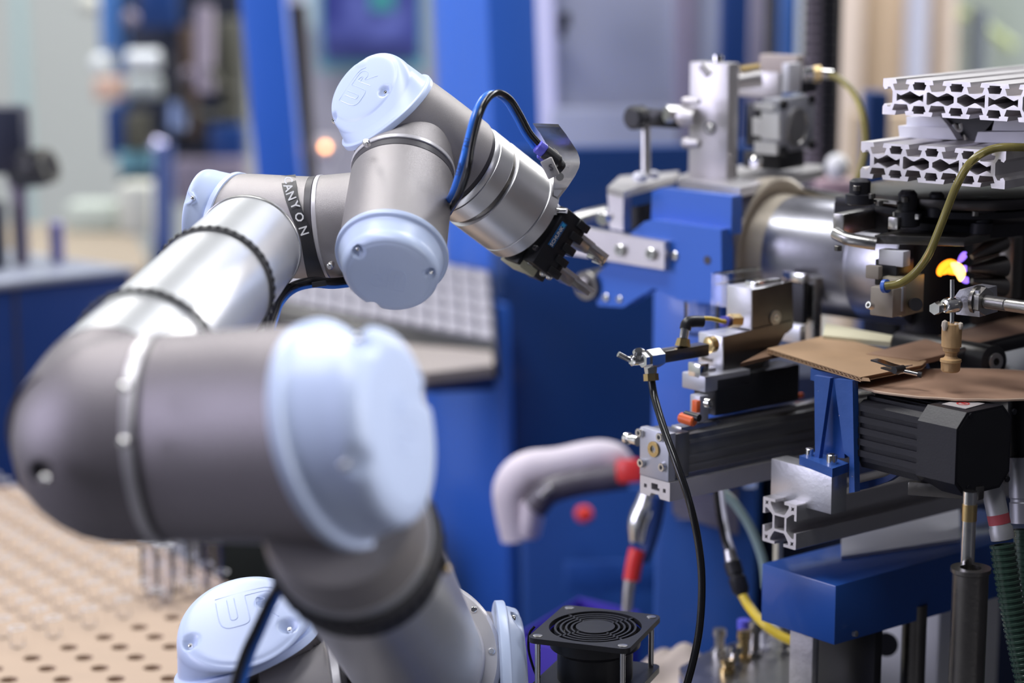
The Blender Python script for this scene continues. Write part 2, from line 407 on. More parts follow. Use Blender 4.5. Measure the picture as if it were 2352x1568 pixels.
# ---- wrist 3
ax3 = D(1045, 372, -37.5, -30)
W3 = 1.640; c3 = P(1046, 374, W3); r3 = 117*s_(W3)
o, lc3, ln3, (la, lb) = lid(886, 254, W3-.03, 129, 14, 127, (838, 202, 66), 138, 36, 92, [(877, 203), (757, 268)], logo=(68, .62, -.1, .1), notch=[(828, 140, 16, .03)])
rings = []
for t in [0, .2, .4, .6, .8, 1]:
    a1, b1 = frame_of((-ax3).lerp(ln3, t**2).normalized(), Z); rr = r3+(la.length*.95-r3)*t; rings.append(((c3).lerp(lc3, t), a1*rr, b1*rr))
part('wrist_housing', MB().loft(rings, 72), M['body'], robot, 'grey third wrist joint housing')
part('wrist_branch', MB().lathe(t2+ax2*.004, ax2, [(0, w2r*1.0), (.03, w2r*.96), (.05, w2r*.9)], 64), M['body'], robot, 'grey neck below the third wrist joint')
fl0 = c3
def along(x): return (lenx(c3, ax3, x))
part('dark_gasket', MB().ring(c3, ax3, r3*.8, r3*.95, along(1056)), M['seal'], robot)
s0 = along(1056); s1 = along(1066); s2 = along(1098); s3 = along(1106); s4 = along(1180); s5 = along(1203)
fr = r3*.985
tf = part('tool_flange', MB().lathe(c3+ax3*s0, ax3, [(0, fr*.97), (.001, fr*.985), (s1-s0, fr*.985)], 96), M['alu'], robot, 'polished silver tool flange')
def al(a, b, k=1.0):
    return MB().lathe(c3+ax3*(a+.0003), ax3, [(0, fr*k-.0008), (.0006, fr*k), (b-a-.0012, fr*k), (b-a-.0004, fr*k-.0008)], 96)
part('flange_collar', al(s1, s2, .995), M['alu'], tf)
part('flange_groove', MB().lathe(c3+ax3*s2, ax3, [(-.001, fr*.9), (s3-s2+.001, fr*.93)], 64), M['dsteel'], tf)
part('adapter_ring', al(s3, s4, 1.0), M['alu'], tf)
part('adapter_plate', al(s4, s5, 1.0), M['alu'], tf)
end3 = c3+ax3*s5
# ---- upper arm
u0 = P(828, 1275, 1.275); u1 = P(958, 1512, 1.60); ud = (u1-u0).normalized(); ur0 = 186*s_(1.275); ur1 = 152*s_(1.60)
eb = P(700, 1120, 1.235)
part('elbow_branch', MB().lathe(u0-ud*.11, ud, [(0, ur0*.88), (.03, ur0*.95), (.055, ur0*.97), (.050, ur0*.96)], 64), M['body'], robot, 'dark grey socket joining the elbow and the upper arm')
part('upper_arm_tube', MB().cyl(u0-ud*.06, u1, ur0*.985, ur1, 96), M['tubealu'], robot, 'satin silver upper arm tube')
part('shoulder_flange', MB().lathe(u1+ud*.006, ud, [(-.010, ur1*1.0), (-.008, ur1*1.02), (-.004, ur1*1.03), (-.003, ur1*1.21), (.001, ur1*1.27), (.012, ur1*1.27), (.014, ur1*1.2)], 96), M['ringl'], robot, 'pale grey shoulder flange')
a, b = frame_of(ud)
for i in range(10):
    t = 2*math.pi*(i+.3)/10; e = a*math.cos(t)+b*math.sin(t)
    screw(u1+ud*.003+e*ur1*1.13, -ud, .003, robot)
st = strap('cable_strap', u0-ud*.046, ud, ur0*1.02, .046, 'wide black strap round the upper arm below the elbow', teeth=40)
part('buckle', MB().cbox(P(990, 1255, 1.25), D(990, 1255, -70, -20)*.032, D(990, 1255, 20, 0)*.012, D(990, 1255, 90, 70)*.010, .002), M['black'], st)
part('buckle_pin', MB().cyl(P(968, 1292, 1.238), P(974, 1302, 1.235), .0026, None, 12), M['brass'], st)
part('buckle_pin', MB().cyl(P(1022, 1306, 1.24), P(1030, 1312, 1.24), .0026, None, 12), M['brass'], st)
# shoulder body + right lid
shc = P(985, 1590, 1.66)
part('shoulder_housing', MB().lathe(P(800, 1590, 1.66), D(985, 1590, 0, -8), [(0, .058), (.01, .062), (.105, .062), (.115, .060)], 72), M['body'], robot, 'grey shoulder joint housing')
lid(1160, 1575, 1.64, 2, -4, 196, (1196, 1575, 40), 2, -4, 165, [(1200, 1418)])
# base lid on the left
dB = 1.57
o, lcB, lnB, (la, lb) = lid(563, 1496, dB, 112, 13, 174, (556, 1424, 84), 106, 44, 138, [(432, 1467), (660, 1430), (610, 1372)], logo=(12, .62, 0.1, .15))
axB = D(585, 1520, -62, -12)
rings = [(lcB, la*.96, lb*.96)]
for t in (.3, .6, 1):
    a1, b1 = frame_of((-lnB).lerp(axB, t), cR); rings.append((lcB+axB*.16*t, a1*.057, b1*.057))
part('base_housing', MB().loft(rings, 64), M['body'], robot, 'grey base joint housing')
rc = P(750, 1640, 1.60); rn = D(735, 1640, 5, -5)
part('seal_ring', MB().ring(rc, rn, .05, .066, .007), M['ringl'], robot)
part('dark_gasket', MB().ring(rc+rn*.007, rn, .05, .063, .005), M['seal'], robot)
part('shoulder_sleeve', MB().cyl(rc-rn*.05, rc, .0625, None, 64), M['body'], robot)
# pedestal under the base
part('base_column', MB().lathe(V((P(880, 1700, 1.68).x, P(880, 1700, 1.68).y, .62)), Z, [(0, .095), (.02, .095), (.022, .06), (.42, .06)], 48), M['body'], robot)
ped = thing('robot_pedestal', 'navy steel pedestal directly below the robot base joint', 'pedestal', V((P(880, 1700, 1.68).x, P(880, 1700, 1.68).y, 0)))
pc = V(ped.location)
part('pedestal_column', MB().cyl(pc+Z*.02, pc+Z*.60, .07, None, 32), M['navy'], ped)
part('pedestal_plate', MB().cbox(pc+Z*.61, V((.2, 0, 0)), V((0, .2, 0)), Z*.02, .003), M['navy'], ped)
part('pedestal_foot', MB().cbox(pc+Z*.01, V((.2, 0, 0)), V((0, .2, 0)), Z*.02, .003), M['navy'], ped)
# ================================================================ TEXT STRAP
sw = thing('text_strap', 'black strap with white capital letters wrapped slanting round the first wrist joint', 'strap', P(700, 650, W1))
def strip(pts, wpx, outk=.0012):
    """band hugging the wrist cylinder: pts = pixel centreline"""
    L = []; Rr = []
    for i, (x, y) in enumerate(pts):
        x0, y0 = pts[max(0, i-1)]; x1, y1 = pts[min(len(pts)-1, i+1)]
        dx, dy = x1-x0, y1-y0; q = math.hypot(dx, dy); nx, ny = -dy/q, dx/q
        for s, lst in ((-1, L), (1, Rr)):
            xx, yy = x+s*nx*wpx[i]/2, y+s*ny*wpx[i]/2
            lst.append(hitcyl(xx, yy, outk))
    return L, Rr
def hitcyl(x, y, off, r=None):
    r = (r or wr)+off; o = CAM-wc; dr = (P(x, y, 1)-CAM).normalized()
    o = o-axW*o.dot(axW); dp = dr-axW*dr.dot(axW)
    A_ = dp.dot(dp); B_ = 2*o.dot(dp); C_ = o.dot(o)-r*r; disc = max(0, B_*B_-4*A_*C_)
    return CAM+dr*((-B_-math.sqrt(disc))/(2*A_))
cl = [(662, 402), (664, 425), (670, 455), (682, 490), (696, 525), (707, 560), (714, 595), (722, 625), (731, 648)]
ww = [34, 33, 30, 29, 29, 30, 33, 37, 40]
L, Rr = strip(cl, ww, .0014); L2, R2 = strip(cl, ww, 0.0002)
mb = MB(); n = len(L); vs = L+Rr+L2+R2
fs = []
for i in range(n-1):
    fs += [(i, i+1, n+i+1, n+i), (2*n+i+1, 2*n+i, 3*n+i, 3*n+i+1), (i+1, i, 2*n+i, 2*n+i+1), (n+i, n+i+1, 3*n+i+1, 3*n+i)]
mb.add(vs, fs); part('band', mb, M['rubber'], sw)
part('strap_tail', MB().cbox(P(733, 652, 1.573), D(733, 650, 8, 0)*.0105, D(733, 650, 98, 10)*.004, D(733, 650, 0, 90)*.006, .0006), M['rubber'], sw)
letters = 'CANYON'; yy = [418, 441, 463, 487, 513, 541]
lpos = [(661, 415), (662, 432), (668, 451), (677, 472), (687, 499), (697, 530)]
lang = [-72, -70, -68, -66, -68, -72]
for ch, (x, y), ag in zip(letters, lpos, lang):
    ex = D(x, y, ag, 0); ey = D(x, y, ag+90, 0); c = hitcyl(x, y, .0016); n_ = (c-wc); n_ = (n_-axW*n_.dot(axW)).normalized(); n_ = (n_+(CAM-c).normalized()*1.0).normalized(); c = c+n_*.0008
    ex = (ex-n_*ex.dot(n_)).normalized(); ey = n_.cross(ex)
    if ey.dot(cR) < 0 and False: ey = -ey
    part('letter', MB().text(ch, c, ex, ey, n_*.0003, .0088, 1, 0, .00012), M['white'], sw, 'white capital letter %s' % ch, smooth=False)
# ================================================================ HOSES on the wrist
def pipe(name, pix, r, m, label, cat='hose', seg=14, group=None, extra=None):
    mb = MB(); mb.tube([P(*q) for q in pix], r, seg, 8)
    o = solo(name, mb, m, label, cat, group); return o
hb = [(1018, 480, 1.60), (1040, 440, 1.545), (1058, 385, 1.525), (1072, 330, 1.525), (1088, 270, 1.53), (1108, 228, 1.54), (1134, 214, 1.55), (1160, 228, 1.56), (1182, 262, 1.565), (1205, 305, 1.57), (1228, 338, 1.572)]
air_b = pipe('air_hose', hb, .0023, M['hoseb'], 'blue air hose arching over the tool flange to the gripper')
hk = [(1030, 490, 1.60), (1054, 450, 1.54), (1074, 395, 1.52), (1085, 330, 1.52), (1103, 262, 1.525), (1122, 226, 1.535), (1146, 213, 1.545), (1172, 228, 1.555), (1194, 262, 1.56), (1216, 303, 1.565), (1238, 330, 1.567)]
air_k = pipe('air_hose', hk, .0023, M['hosek'], 'black air hose running beside the blue hose over the tool flange')
for txt, (x, y), ag, sz in (('SERIE', (1054, 388), -104, .0042), ('85-J-21', (1070, 335), -103, .0042)):
    ag = ag+180
    ex = D(x, y, ag, 0); ey = D(x, y, ag+90, 0)
    c = P(x, y, 1.5222)
    tx = part('printing', MB().text(txt, c-D(x, y, 0, 90)*0, ex, ey, D(x, y, 0, 90)*.0002, sz, 1.0), M['seal'], air_b, 'small dark printed code', smooth=False)
hb2 = [(850, 640, 1.62), (770, 650, 1.60), (720, 648, 1.58), (675, 660, 1.57), (645, 690, 1.55), (632, 725, 1.53), (615, 780, 1.50)]
pipe('air_hose', [(x, y+5, d) for x, y, d in hb2], .0026, M['hoseb'], 'blue air hose sagging below the first wrist joint')
pipe('air_hose', [(x-3, y-3, d-.003) for x, y, d in hb2], .0030, M['hosek'], 'black air hose sagging below the first wrist joint')
pipe('air_hose', [(648, 1325, 1.30), (620, 1372, 1.30), (588, 1440, 1.31), (560, 1500, 1.32), (535, 1580, 1.33), (520, 1640, 1.35)], .0024, M['hosek'], 'black hose crossing in front of the base lid')
pipe('air_hose', [(660, 1325, 1.303), (634, 1372, 1.303), (604, 1440, 1.313), (578, 1500, 1.323), (553, 1580, 1.333), (540, 1640, 1.353)], .0024, M['hoseb'], 'blue hose crossing in front of the base lid')
# ================================================================ GRIPPER
gr = thing('gripper', 'black two finger gripper with silver fingers on the robot tool flange', 'gripper', P(1260, 600, 1.66))
ga = ax3                                           # approach
gx = D(1265, 560, -110, 0); gx = (gx-ga*gx.dot(ga)).normalized()       # opening direction
gy = ga.cross(gx).normalized()
if gy.dot(cF) > 0: gy = -gy                         # towards the camera
def G(x, y, d): return P(x, y, d)
gd = depth(end3)-.012
g0 = P(1262, 548, gd)
part('mount_block', MB().cbox(P(1222, 560, gd+.012), gx*.045, gy*.03, ga*.016, .001), mat('cream_spacer', (.55, .53, .38), .5), gr, 'pale cream spacer block')
part('gripper_body', MB().cbox(g0+ga*.001, gx*.050, gy*.026, ga*.022, .0012), M['blackmetal'], gr, 'black ribbed gripper body')
rb = MB()
for i in range(5):
    rb.cbox(g0+ga*.0115+gx*(-.021+.0105*i)+gy*.002, gx*.0062, gy*.026, ga*.012, .0008)
part('guide_rib', rb, M['black'], gr, 'row of black guide ribs')
part('base_jaw', MB().cbox(g0+ga*.014-gx*.014, gx*.012, gy*.018, ga*.010, .0006), M['blackmetal'], gr)
part('base_jaw', MB().cbox(g0+ga*.014+gx*.016, gx*.012, gy*.018, ga*.010, .0006), M['blackmetal'], gr)
# label plate
lc = P(1253, 535, depth(g0)-.016)
lp = part('label_plate', MB().cbox(g0+gy*.0133-gx*.004-ga*.0045, gx*.021, gy*.0006, ga*.0056, .0002), mat('blue_label', (.01, .10, .30), .3), gr, 'dark blue maker label')
part('label_text', MB().text('SCHUNK', g0+gy*.0137-gx*.0025-ga*.0045, -gx, -ga if (-gx).cross(-ga).dot(gy) > 0 else ga, gy*.0002, .0042, 1.0, 0, .00008), M['white'], lp, 'white lettering', smooth=False)
part('label_mark', MB().cbox(g0+gy*.0137-gx*.0125-ga*.0045, gx*.0025, gy*.0003, ga*.003), mat('cyan_mark', (.05, .45, .85), .3), lp)
screw(P(1232, 570, depth(g0)-.014), gy, .0022, gr, 'recess', M['seal'])
screw(P(1218, 603, depth(g0)-.004), D(1218, 603, -100, 30), .0035, gr)
screw(P(1262, 636, depth(g0)+.0), D(1262, 636, -100, 20), .003, gr)
screw(P(1247, 628, depth(g0)+.0), D(1247, 628, -100, 20), .003, gr)
part('lower_block', MB().cbox(P(1213, 603, gd+.01), gx*.014, gy*.02, ga*.030, .001), M['black'], gr)
# hex bolt on the top end
hxp = P(1275, 484, gd-.012); hd = D(1275, 484, 0, 20)
part('washer', MB().cyl(hxp-hd*.002, hxp, .0068, None, 24), M['chrome'], gr)
part('hex_nut', MB().cyl(hxp, hxp+hd*.003, .0052, None, 6), M['chrome'], gr)
part('threaded_stud', MB().cyl(hxp, hxp+hd*.0095, .0022, None, 14), M['chrome'], gr)
# fingers (profile in ga / gx plane)
def finger(px0, px1, wpx, dd, tip):
    a = P(*px0, dd); b = a+ga*lenx(a, ga, px1[0])
    L = (b-a).length; wv = gx*wpx*s_(dd)
    f = MB(); f.box(a, ga*L*.60, wv, -gy*.014, .0004)
    m = a+ga*L*.58
    f.box(m+wv*.1, ga*L*.42, wv*.62, -gy*.014, .0004)
    o = part('finger', f, M['steel'], gr, 'flat silver gripper finger')
    part('finger_rib', MB().box(a-gx*.0006+gy*.0002, ga*L*.62, gx*.003, gy*.003, .0003).box(m+gy*.0002, ga*L*.42, gx*.003, gy*.003, .0003), M['ringl'], o)
    if tip:
        e = a+ga*L
        part('finger_tip', MB().box(e-ga*.001, ga*.003, gx*.010, -gy*.012, .0003).box(e+gx*.007-ga*.008, ga*.010, gx*.0025, -gy*.012, .0003).box(e+gx*.002-ga*.016, ga*.012, gx*.002, -gy*.012, .0003), M['chrome'], o, 'bent bright finger tip')
finger((1310, 518), (1395, 600), 30, gd+.004, True)
finger((1268, 592), (1362, 690), 28, gd+.004, False)
# elbow fittings for hoses
fit = thing('hose_fitting', 'violet and black elbow push fitting feeding the gripper', 'fitting', P(1250, 372, 1.575))
for (x, y), k in (((1238, 338), 0), ((1246, 352), 1)):
    p = P(x, y, 1.568+.012*k); dv = D(x, y, -38, -10)
    part('release_collar', MB().lathe(p-dv*.002, dv, [(0, .0042), (.001, .0052), (.006, .0052), (.007, .0045)], 20), M['violet'], fit, 'violet release collar')
    part('fitting_body', MB().lathe(p+dv*.005, dv, [(0, .0042), (.0005, .0052), (.012, .0052), (.014, .0035)], 20), M['black'], fit)
part('elbow', MB().tube([P(1262, 352, 1.575), P(1272, 362, 1.576), P(1275, 378, 1.58)], .0050, 14, 4), M['black'], fit)
sq = part('sensor_block', MB().cbox(P(1263, 386, 1.560), D(1265, 388, 25, 0)*.009, D(1265, 388, 115, 0)*.014, D(1265, 388, 0, 90)*.009, .0008), M['msteel'], fit, 'small bright metal block')
part('block_mark', MB().text('S', P(1266, 385, 1.5550), D(1268, 381, 20, 0), D(1268, 381, 110, 0), D(1268, 381, 0, 90)*.0002, .0065, bold=.00015), M['seal'], sq, 'dark letter S', smooth=False)
part('thumb_screw', MB().cyl(P(1282, 402, 1.575), P(1286, 406, 1.57), .0030, None, 16), M['chrome'], fit)
# bent guard sheet
gs = thing('guard_plate', 'curved bent sheet steel guard behind the gripper hose fitting', 'guard plate', P(1300, 440, 1.62))
O_ = [(1283, 286, 1.60), (1300, 308, 1.598), (1316, 332, 1.597), (1326, 348, 1.597), (1331, 362, 1.599), (1332, 374, 1.603), (1330, 385, 1.608), (1322, 402, 1.615), (1305, 428, 1.624), (1282, 458, 1.634)]
I_ = [(1224, 284, 1.605), (1240, 305, 1.603), (1252, 325, 1.603), (1262, 342, 1.604), (1268, 358, 1.606), (1272, 375, 1.610), (1273, 390, 1.614), (1272, 408, 1.62), (1270, 430, 1.63), (1268, 450, 1.638)]
a = [P(*q) for q in O_]; b = [P(*q) for q in I_]; th = cF*.0012
vs = a+b+[q+th for q in a]+[q+th for q in b]; n = len(a); fs = []
for i in range(n-1): fs += [(i, i+1, n+i+1, n+i), (2*n+i+1, 2*n+i, 3*n+i, 3*n+i+1), (i+1, i, 2*n+i, 2*n+i+1), (n+i, n+i+1, 3*n+i+1, 3*n+i)]
fs += [(0, n, 3*n, 2*n), (n-1, 3*n-1, 4*n-1, 2*n-1)]
part('bent_sheet', MB().add(vs, fs), M['steel'], gs, ang=50)
part('sheet_lip', MB().add([P(1224, 283, 1.604), P(1283, 285, 1.599), P(1285, 292, 1.5985), P(1228, 290, 1.6035), P(1224, 283, 1.602), P(1283, 285, 1.597), P(1285, 292, 1.5965), P(1228, 290, 1.6015)], [(0, 1, 2, 3), (4, 7, 6, 5), (0, 4, 5, 1), (1, 5, 6, 2), (2, 6, 7, 3), (3, 7, 4, 0)]), M['steel'], gs)
# ================================================================ MACHINE helpers
def prism(mb, pts, vec):
    n = len(pts); q = [p+vec for p in pts]
    return mb.add(list(pts)+q, [tuple(range(n)), tuple(range(2*n-1, n-1, -1))]+[(i, n+i, n+(i+1) % n, (i+1) % n) for i in range(n)])
def FP(pix, p0, n): return [on_plane(x, y, p0, n) for x, y in pix]
def slab(pix, p0, n, t):
    """outline given by pixels on the plane (p0, n), thickness t away from the viewer"""
    mb = MB(); prism(mb, FP(pix, p0, n), -n*t); return mb
def cb(x, y, d, xl, xr, yb, u, v, bev=0.0008):
    """box from its nearest upper corner; u runs left-to-right towards the viewer, v left-to-right away"""
    A = P(x, y, d); tu = lenx(A, -u, xl); tv = lenx(A, v, xr); h = leny(A, -Z, yb)
    return MB().box(A, -u*tu, v*tv, -Z*h, bev), A, tu, tv, h
u1, v1 = azi(-51), azi(39); u2, v2 = azi(-40), azi(50)
def bolt(p, n, r, parent, m=None, name='bolt', h=1.0):
    mb = MB(); mb.lathe(p, n, [(-r*.4, r*.98), (r*h, r), (r*h+r*.12, r*.88), (r*h+r*.12, r*.5), (r*h*.5, r*.5)], 18)
    return part(name, mb, m or M['chrome'], parent)
def sp(x, y, p0, n): return on_plane(x, y, p0, n)
# ================================================================ gear housing
mb, A, tu, tv, h = cb(1920, 1345, 1.66, 1750, 2420, 1482, u1, v1, .0012)
gh = thing('gear_housing', 'glossy blue painted box housing under the slotted aluminium rail', 'housing', A-Z*h)
part('housing', mb, M['paint'], gh)
part('screw', MB().lathe(P(1965, 1455, 1.672), D(1965, 1455, 0, 40), [(-.002, .0022), (.001, .0024), (.0014, .0015)], 16), M['steel'], gh)
pz = V((0, 0, A.z))
pl = FP([(1932, 1284), (2204, 1243), (2204, 1152), (1932, 1232)], pz, Z)
cp = thing('cover_plate', 'bright brushed aluminium cover plate lying on the blue housing', 'plate', sum(pl, V())/4)
mb = MB(); prism(mb, pl, Z*.0025); part('plate', mb, mat('brushed_pale_plate', (.78, .78, .86), .38, .55, .06, 60), cp)
# ================================================================ slotted rail 40x40
def prof40(S):
    """4-slot square profile; returns loops in a S x S square centred at 0"""
    q = []
    a, o, i_, l = .5*S, .135*S, .27*S, .05*S
    k = .17*S
    for r in range(4):
        c, s = math.cos(r*math.pi/2), math.sin(r*math.pi/2)
        side = [(a, -a+.02*S), (a, -o), (a-l*1.3, -o), (a-l*1.3, -i_), (a-.12*S, -i_), (k+.09*S, -k-.02*S), (k+.035*S, -k+.03*S), (k+.035*S, k-.03*S), (k+.09*S, k+.02*S), (a-.12*S, i_), (a-l*1.3, i_), (a-l*1.3, o), (a, o), (a, a-.02*S)]
        q += [(x*c-y*s, x*s+y*c) for x, y in side]
    h = .15*S; core = [(-h, -h), (h, -h), (h, h), (-h, h)]
    loops = [q, core]
    for cx in (-1, 1):
        for cy in (-1, 1):
            m_ = .385*S; e = .05*S
            loops.append([(cx*m_-e, cy*m_-e), (cx*m_, cy*m_-e*.6), (cx*m_+e, cy*m_-e), (cx*m_+e*.6, cy*m_), (cx*m_+e, cy*m_+e), (cx*m_, cy*m_+e*.6), (cx*m_-e, cy*m_+e), (cx*m_-e*.6, cy*m_)])
    return loops
A = P(1830, 1160, 1.65); hh = leny(A, -Z, 1262); ww_ = lenx(A, -u1, 1752)
S = (hh+ww_)/2
cen = A-u1*S/2-Z*S/2
mb = MB().poly([[(x, y) for x, y in lp] for lp in prof40(S)], cen, u1, Z, v1*.52)
m_prof = mat('profile_aluminium', (.70, .68, .69), .42, .8, .04, 200, .1, 400, (1, 1, 1))
rail = solo('slotted_rail', mb, m_prof, 'square slotted aluminium rail with its cut end facing out above the blue housing', 'rail', smooth=False)
# ================================================================ clamp block on the rail
mb, A, tu, tv, h = cb(1911, 1088, 1.632, 1771, 1947, 1182, u1, v1, .0008)
blk = thing('clamp_block', 'silver aluminium block straddling the slotted rail under the blue bracket', 'block', A-Z*h)
part('block', mb, mat('milled_aluminium', (.66, .66, .70), .4, .8, .06, 60, .15, 300), blk)
Tz = A.z
# ================================================================ blue bracket
br = thing('support_bracket', 'blue painted gusset bracket with chipped edges holding the black motor', 'bracket', V((A.x, A.y, Tz)))
nv = -v1
m_chip = mat('chipped_blue_paint', (.03, .10, .38), .42, .1, .15, 40, .2, 200, coat=.2)
def chips(m, thr=.66, sc=260):
    n = m.node_tree.nodes; l = m.node_tree.links; b = n['Principled BSDF']; src = b.inputs['Base Color'].links[0].from_socket
    tc = n.new('ShaderNodeTexCoord'); no = n.new('ShaderNodeTexNoise'); no.inputs['Scale'].default_value = sc; no.inputs['Detail'].default_value = 4; l.new(tc.outputs['Object'], no.inputs['Vector'])
    gt = n.new('ShaderNodeMath'); gt.operation = 'GREATER_THAN'; gt.inputs[1].default_value = thr; l.new(no.outputs['Fac'], gt.inputs[0])
    mx = n.new('ShaderNodeMix'); mx.data_type = 'RGBA'; mx.inputs['B'].default_value = (.42, .40, .45, 1); l.new(gt.outputs[0], mx.inputs['Factor']); l.new(src, mx.inputs['A']); l.new(mx.outputs['Result'], b.inputs['Base Color'])
chips(m_chip, .73, 420)
f0_ = P(1915, 1075, 1.634)+v1*.004
mbx = MB(); fpt = FP([(1836, 1046), (1912, 1076), (1950, 1063), (1875, 1036)], V((0, 0, Tz+.007)), Z); prism(mbx, fpt, -Z*.0068); part('foot_plate', mbx, m_chip, br)
pA = P(1872, 865, 1.645)
# rib plane facing the viewer
part('front_rib', slab([(1870, 862), (1907, 868), (1881, 1052), (1872, 1050)], pA, nv, .004), m_chip, br)
part('back_plate', slab([(1880, 868), (1932, 874), (1940, 1052), (1880, 1050)], pA+v1*.012, nv, .004), M['paint'], br)
part('side_rib', slab([(1916, 870), (1958, 874), (1963, 1130), (1950, 1132), (1951, 1050), (1938, 1040)], pA+v1*.003, nv, .006), m_chip, br)
mt = MB(); prism(mt, FP([(1862, 846), (1962, 870), (2000, 858), (1900, 836)], V((0, 0, pA.z+.001)), Z), -Z*.009); part('top_plate', mt, m_chip, br)
part('curved_foot', slab([(1950, 1098), (1963, 1128), (1990, 1122), (2040, 1105), (2075, 1082), (2068, 1078), (2030, 1095), (1962, 1112)], pA+v1*.02, nv, .006), M['navy'], br)
for (x, y, r) in ((1910, 1064, .0042), (1859, 1046, .0032)):
    q = on_plane(x, y, V((0, 0, Tz+.007)), Z); bolt(q, Z, r, br, h=1.6, name='socket_bolt')
# ================================================================ motor
mo = thing('servo_motor', 'black finned square servo motor with chamfered end cover under the cardboard disc', 'motor', P(2150, 1120, 1.6))
Mn = P(2197, 985, 1.548); Hm = leny(Mn, -Z, 1112)          # near vertical edge of the end cover
cw = .060; mc = Mn+v1*(cw/2-.012)-Z*Hm/2
def octo(c, w_, ch): 
    a = w_/2; return [(-a, -a+ch), (-a+ch, -a), (a-ch, -a), (a, -a+ch), (a, a-ch), (a-ch, a), (-a+ch, a), (-a, a-ch)]
W = Hm*1.52
cx_ = Mn+v1*(W/2)-Z*Hm/2
Lc = lenx(Mn, -u1, 2108)
mb = MB().poly([octo(0, W, W*.17)], cx_, v1, Z, -u1*Lc)
part('end_cover', mb, M['blackmetal'], mo, smooth=False)
part('end_face', MB().poly([octo(0, W*.93, W*.16)], cx_+u1*.0004, v1, Z, -u1*.001), M['black'], mo, smooth=False)
Lb = lenx(Mn-u1*Lc, -u1, 1962)
fin = []
w3 = W*.88; n = 9
a = w3/2
def finned(a, n, dp):
    q = []
    for r in range(4):
        c, s = math.cos(r*math.pi/2), math.sin(r*math.pi/2)
        for i in range(n):
            y0 = -a*.8+1.6*a*i/n; y1 = -a*.8+1.6*a*(i+.55)/n; y2 = -a*.8+1.6*a*(i+1)/n
            for (x, y) in ((a, y0), (a, y1), (a-dp, y1), (a-dp, y2)): q.append((x*c-y*s, x*s+y*c))
    return q
part('finned_body', MB().poly([finned(a, 5, a*.09)], cx_-u1*(Lc-.001), v1, Z, -u1*Lb), M['blackmetal'], mo, smooth=False)
for (x, y) in ((2230, 955), (2330, 945), (2225, 1120), (2314, 1100)):
    q = on_plane(x, y, cx_+u1*.0005, u1); 
    part('corner_screw', MB().cyl(q-u1*.001, q+u1*.0006, .0022, None, 14), M['blackmetal'], mo)
tp = FP([(2163, 928), (2218, 939), (2262, 927), (2205, 918)], V((0, 0, cx_.z+W/2+.0003)), Z)
mb = MB(); prism(mb, tp, Z*.0003); lab = part('warning_label', mb, mat('grey_label', (.45, .42, .42), .6), mo, 'grey label with a red ring mark', smooth=False)
q = sum(tp, V())/4
part('red_mark', MB().ring(q+Z*.0004, Z, .0038, .0048, .0002, 24).cbox(q+Z*.0005, u1*.004, v1*.0008, Z*.0002).cbox(q+Z*.0005+v1*.0015, u1*.004, v1*.0006, Z*.0002), M['red'], lab, smooth=False)
# ================================================================ cardboard
zc = pA.z+.0025
cA = FP([(1762, 800), (1905, 768), (2128, 828), (2118, 838), (1977, 866)], V((0, 0, zc+.0035)), Z)
cbd = thing('cardboard_sheet', 'corrugated cardboard sheet with ragged edge on top of the blue bracket', 'cardboard', sum(cA, V())/5)
mb = MB(); prism(mb, cA, -Z*.0006); part('top_liner', mb, M['card'], cbd, smooth=False)
mb = MB(); prism(mb, [p-Z*.0030 for p in cA], -Z*.0006); part('bottom_liner', mb, M['card'], cbd, smooth=False)
fl_ = MB()
def flutes(p, q, n, ins):
    for i in range(n):
        a_ = p.lerp(q, (i+.1)/n); b_ = p.lerp(q, (i+.5)/n); c_ = p.lerp(q, (i+.9)/n); t = ins
        for s0_, e0_, z0, z1 in ((a_, b_, -.0028, -.0008), (b_, c_, -.0008, -.0028)):
            fl_.add([s0_+Z*z0, e0_+Z*z1, e0_+Z*z1+t, s0_+Z*z0+t, s0_+Z*(z0+.0004), e0_+Z*(z1+.0004), e0_+Z*(z1+.0004)+t, s0_+Z*(z0+.0004)+t], [(0, 1, 2, 3), (4, 7, 6, 5), (0, 4, 5, 1), (1, 5, 6, 2), (2, 6, 7, 3), (3, 7, 4, 0)])
flutes(cA[0], cA[4], 24, (cA[2]-cA[0])*.06)
part('flute', fl_, M['card'], cbd, 'wavy corrugation between the liners', kind='stuff', smooth=False)
mb = MB(); prism(mb, [p.lerp(sum(cA, V())/5, .03)-Z*.0008 for p in cA], -Z*.002); part('inner_core', mb, M['hole'], cbd, smooth=False)
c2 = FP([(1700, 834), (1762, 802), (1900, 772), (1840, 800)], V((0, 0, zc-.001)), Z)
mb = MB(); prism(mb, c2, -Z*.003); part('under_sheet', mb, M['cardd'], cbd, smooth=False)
zd = zc-.006
dc = on_plane(2240, 880, V((0, 0, zd)), Z); dr = (on_plane(1962, 880, V((0, 0, zd)), Z)-dc).length
dk = thing('cardboard_disc', 'round brown cardboard disc lying over the black motor', 'cardboard', dc)
mb = MB(); N = 64
wv_ = [1+.012*math.sin(i*1.7)+.008*math.sin(i*4.1) for i in range(N)]
mb.add([dc+V((math.cos(2*math.pi*i/N)*dr*wv_[i]*.98, math.sin(2*math.pi*i/N)*dr*wv_[i]*.62, z)) for z in (0, -.0016) for i in range(N)], [tuple(range(N)), tuple(range(2*N-1, N-1, -1))]+[(i, N+i, N+(i+1) % N, (i+1) % N) for i in range(N)])
m_disc = mat('stained_cardboard', (.36, .22, .15), .7, 0, .3, 18, .1, 200)
part('disc', mb, m_disc, dk, smooth=False)
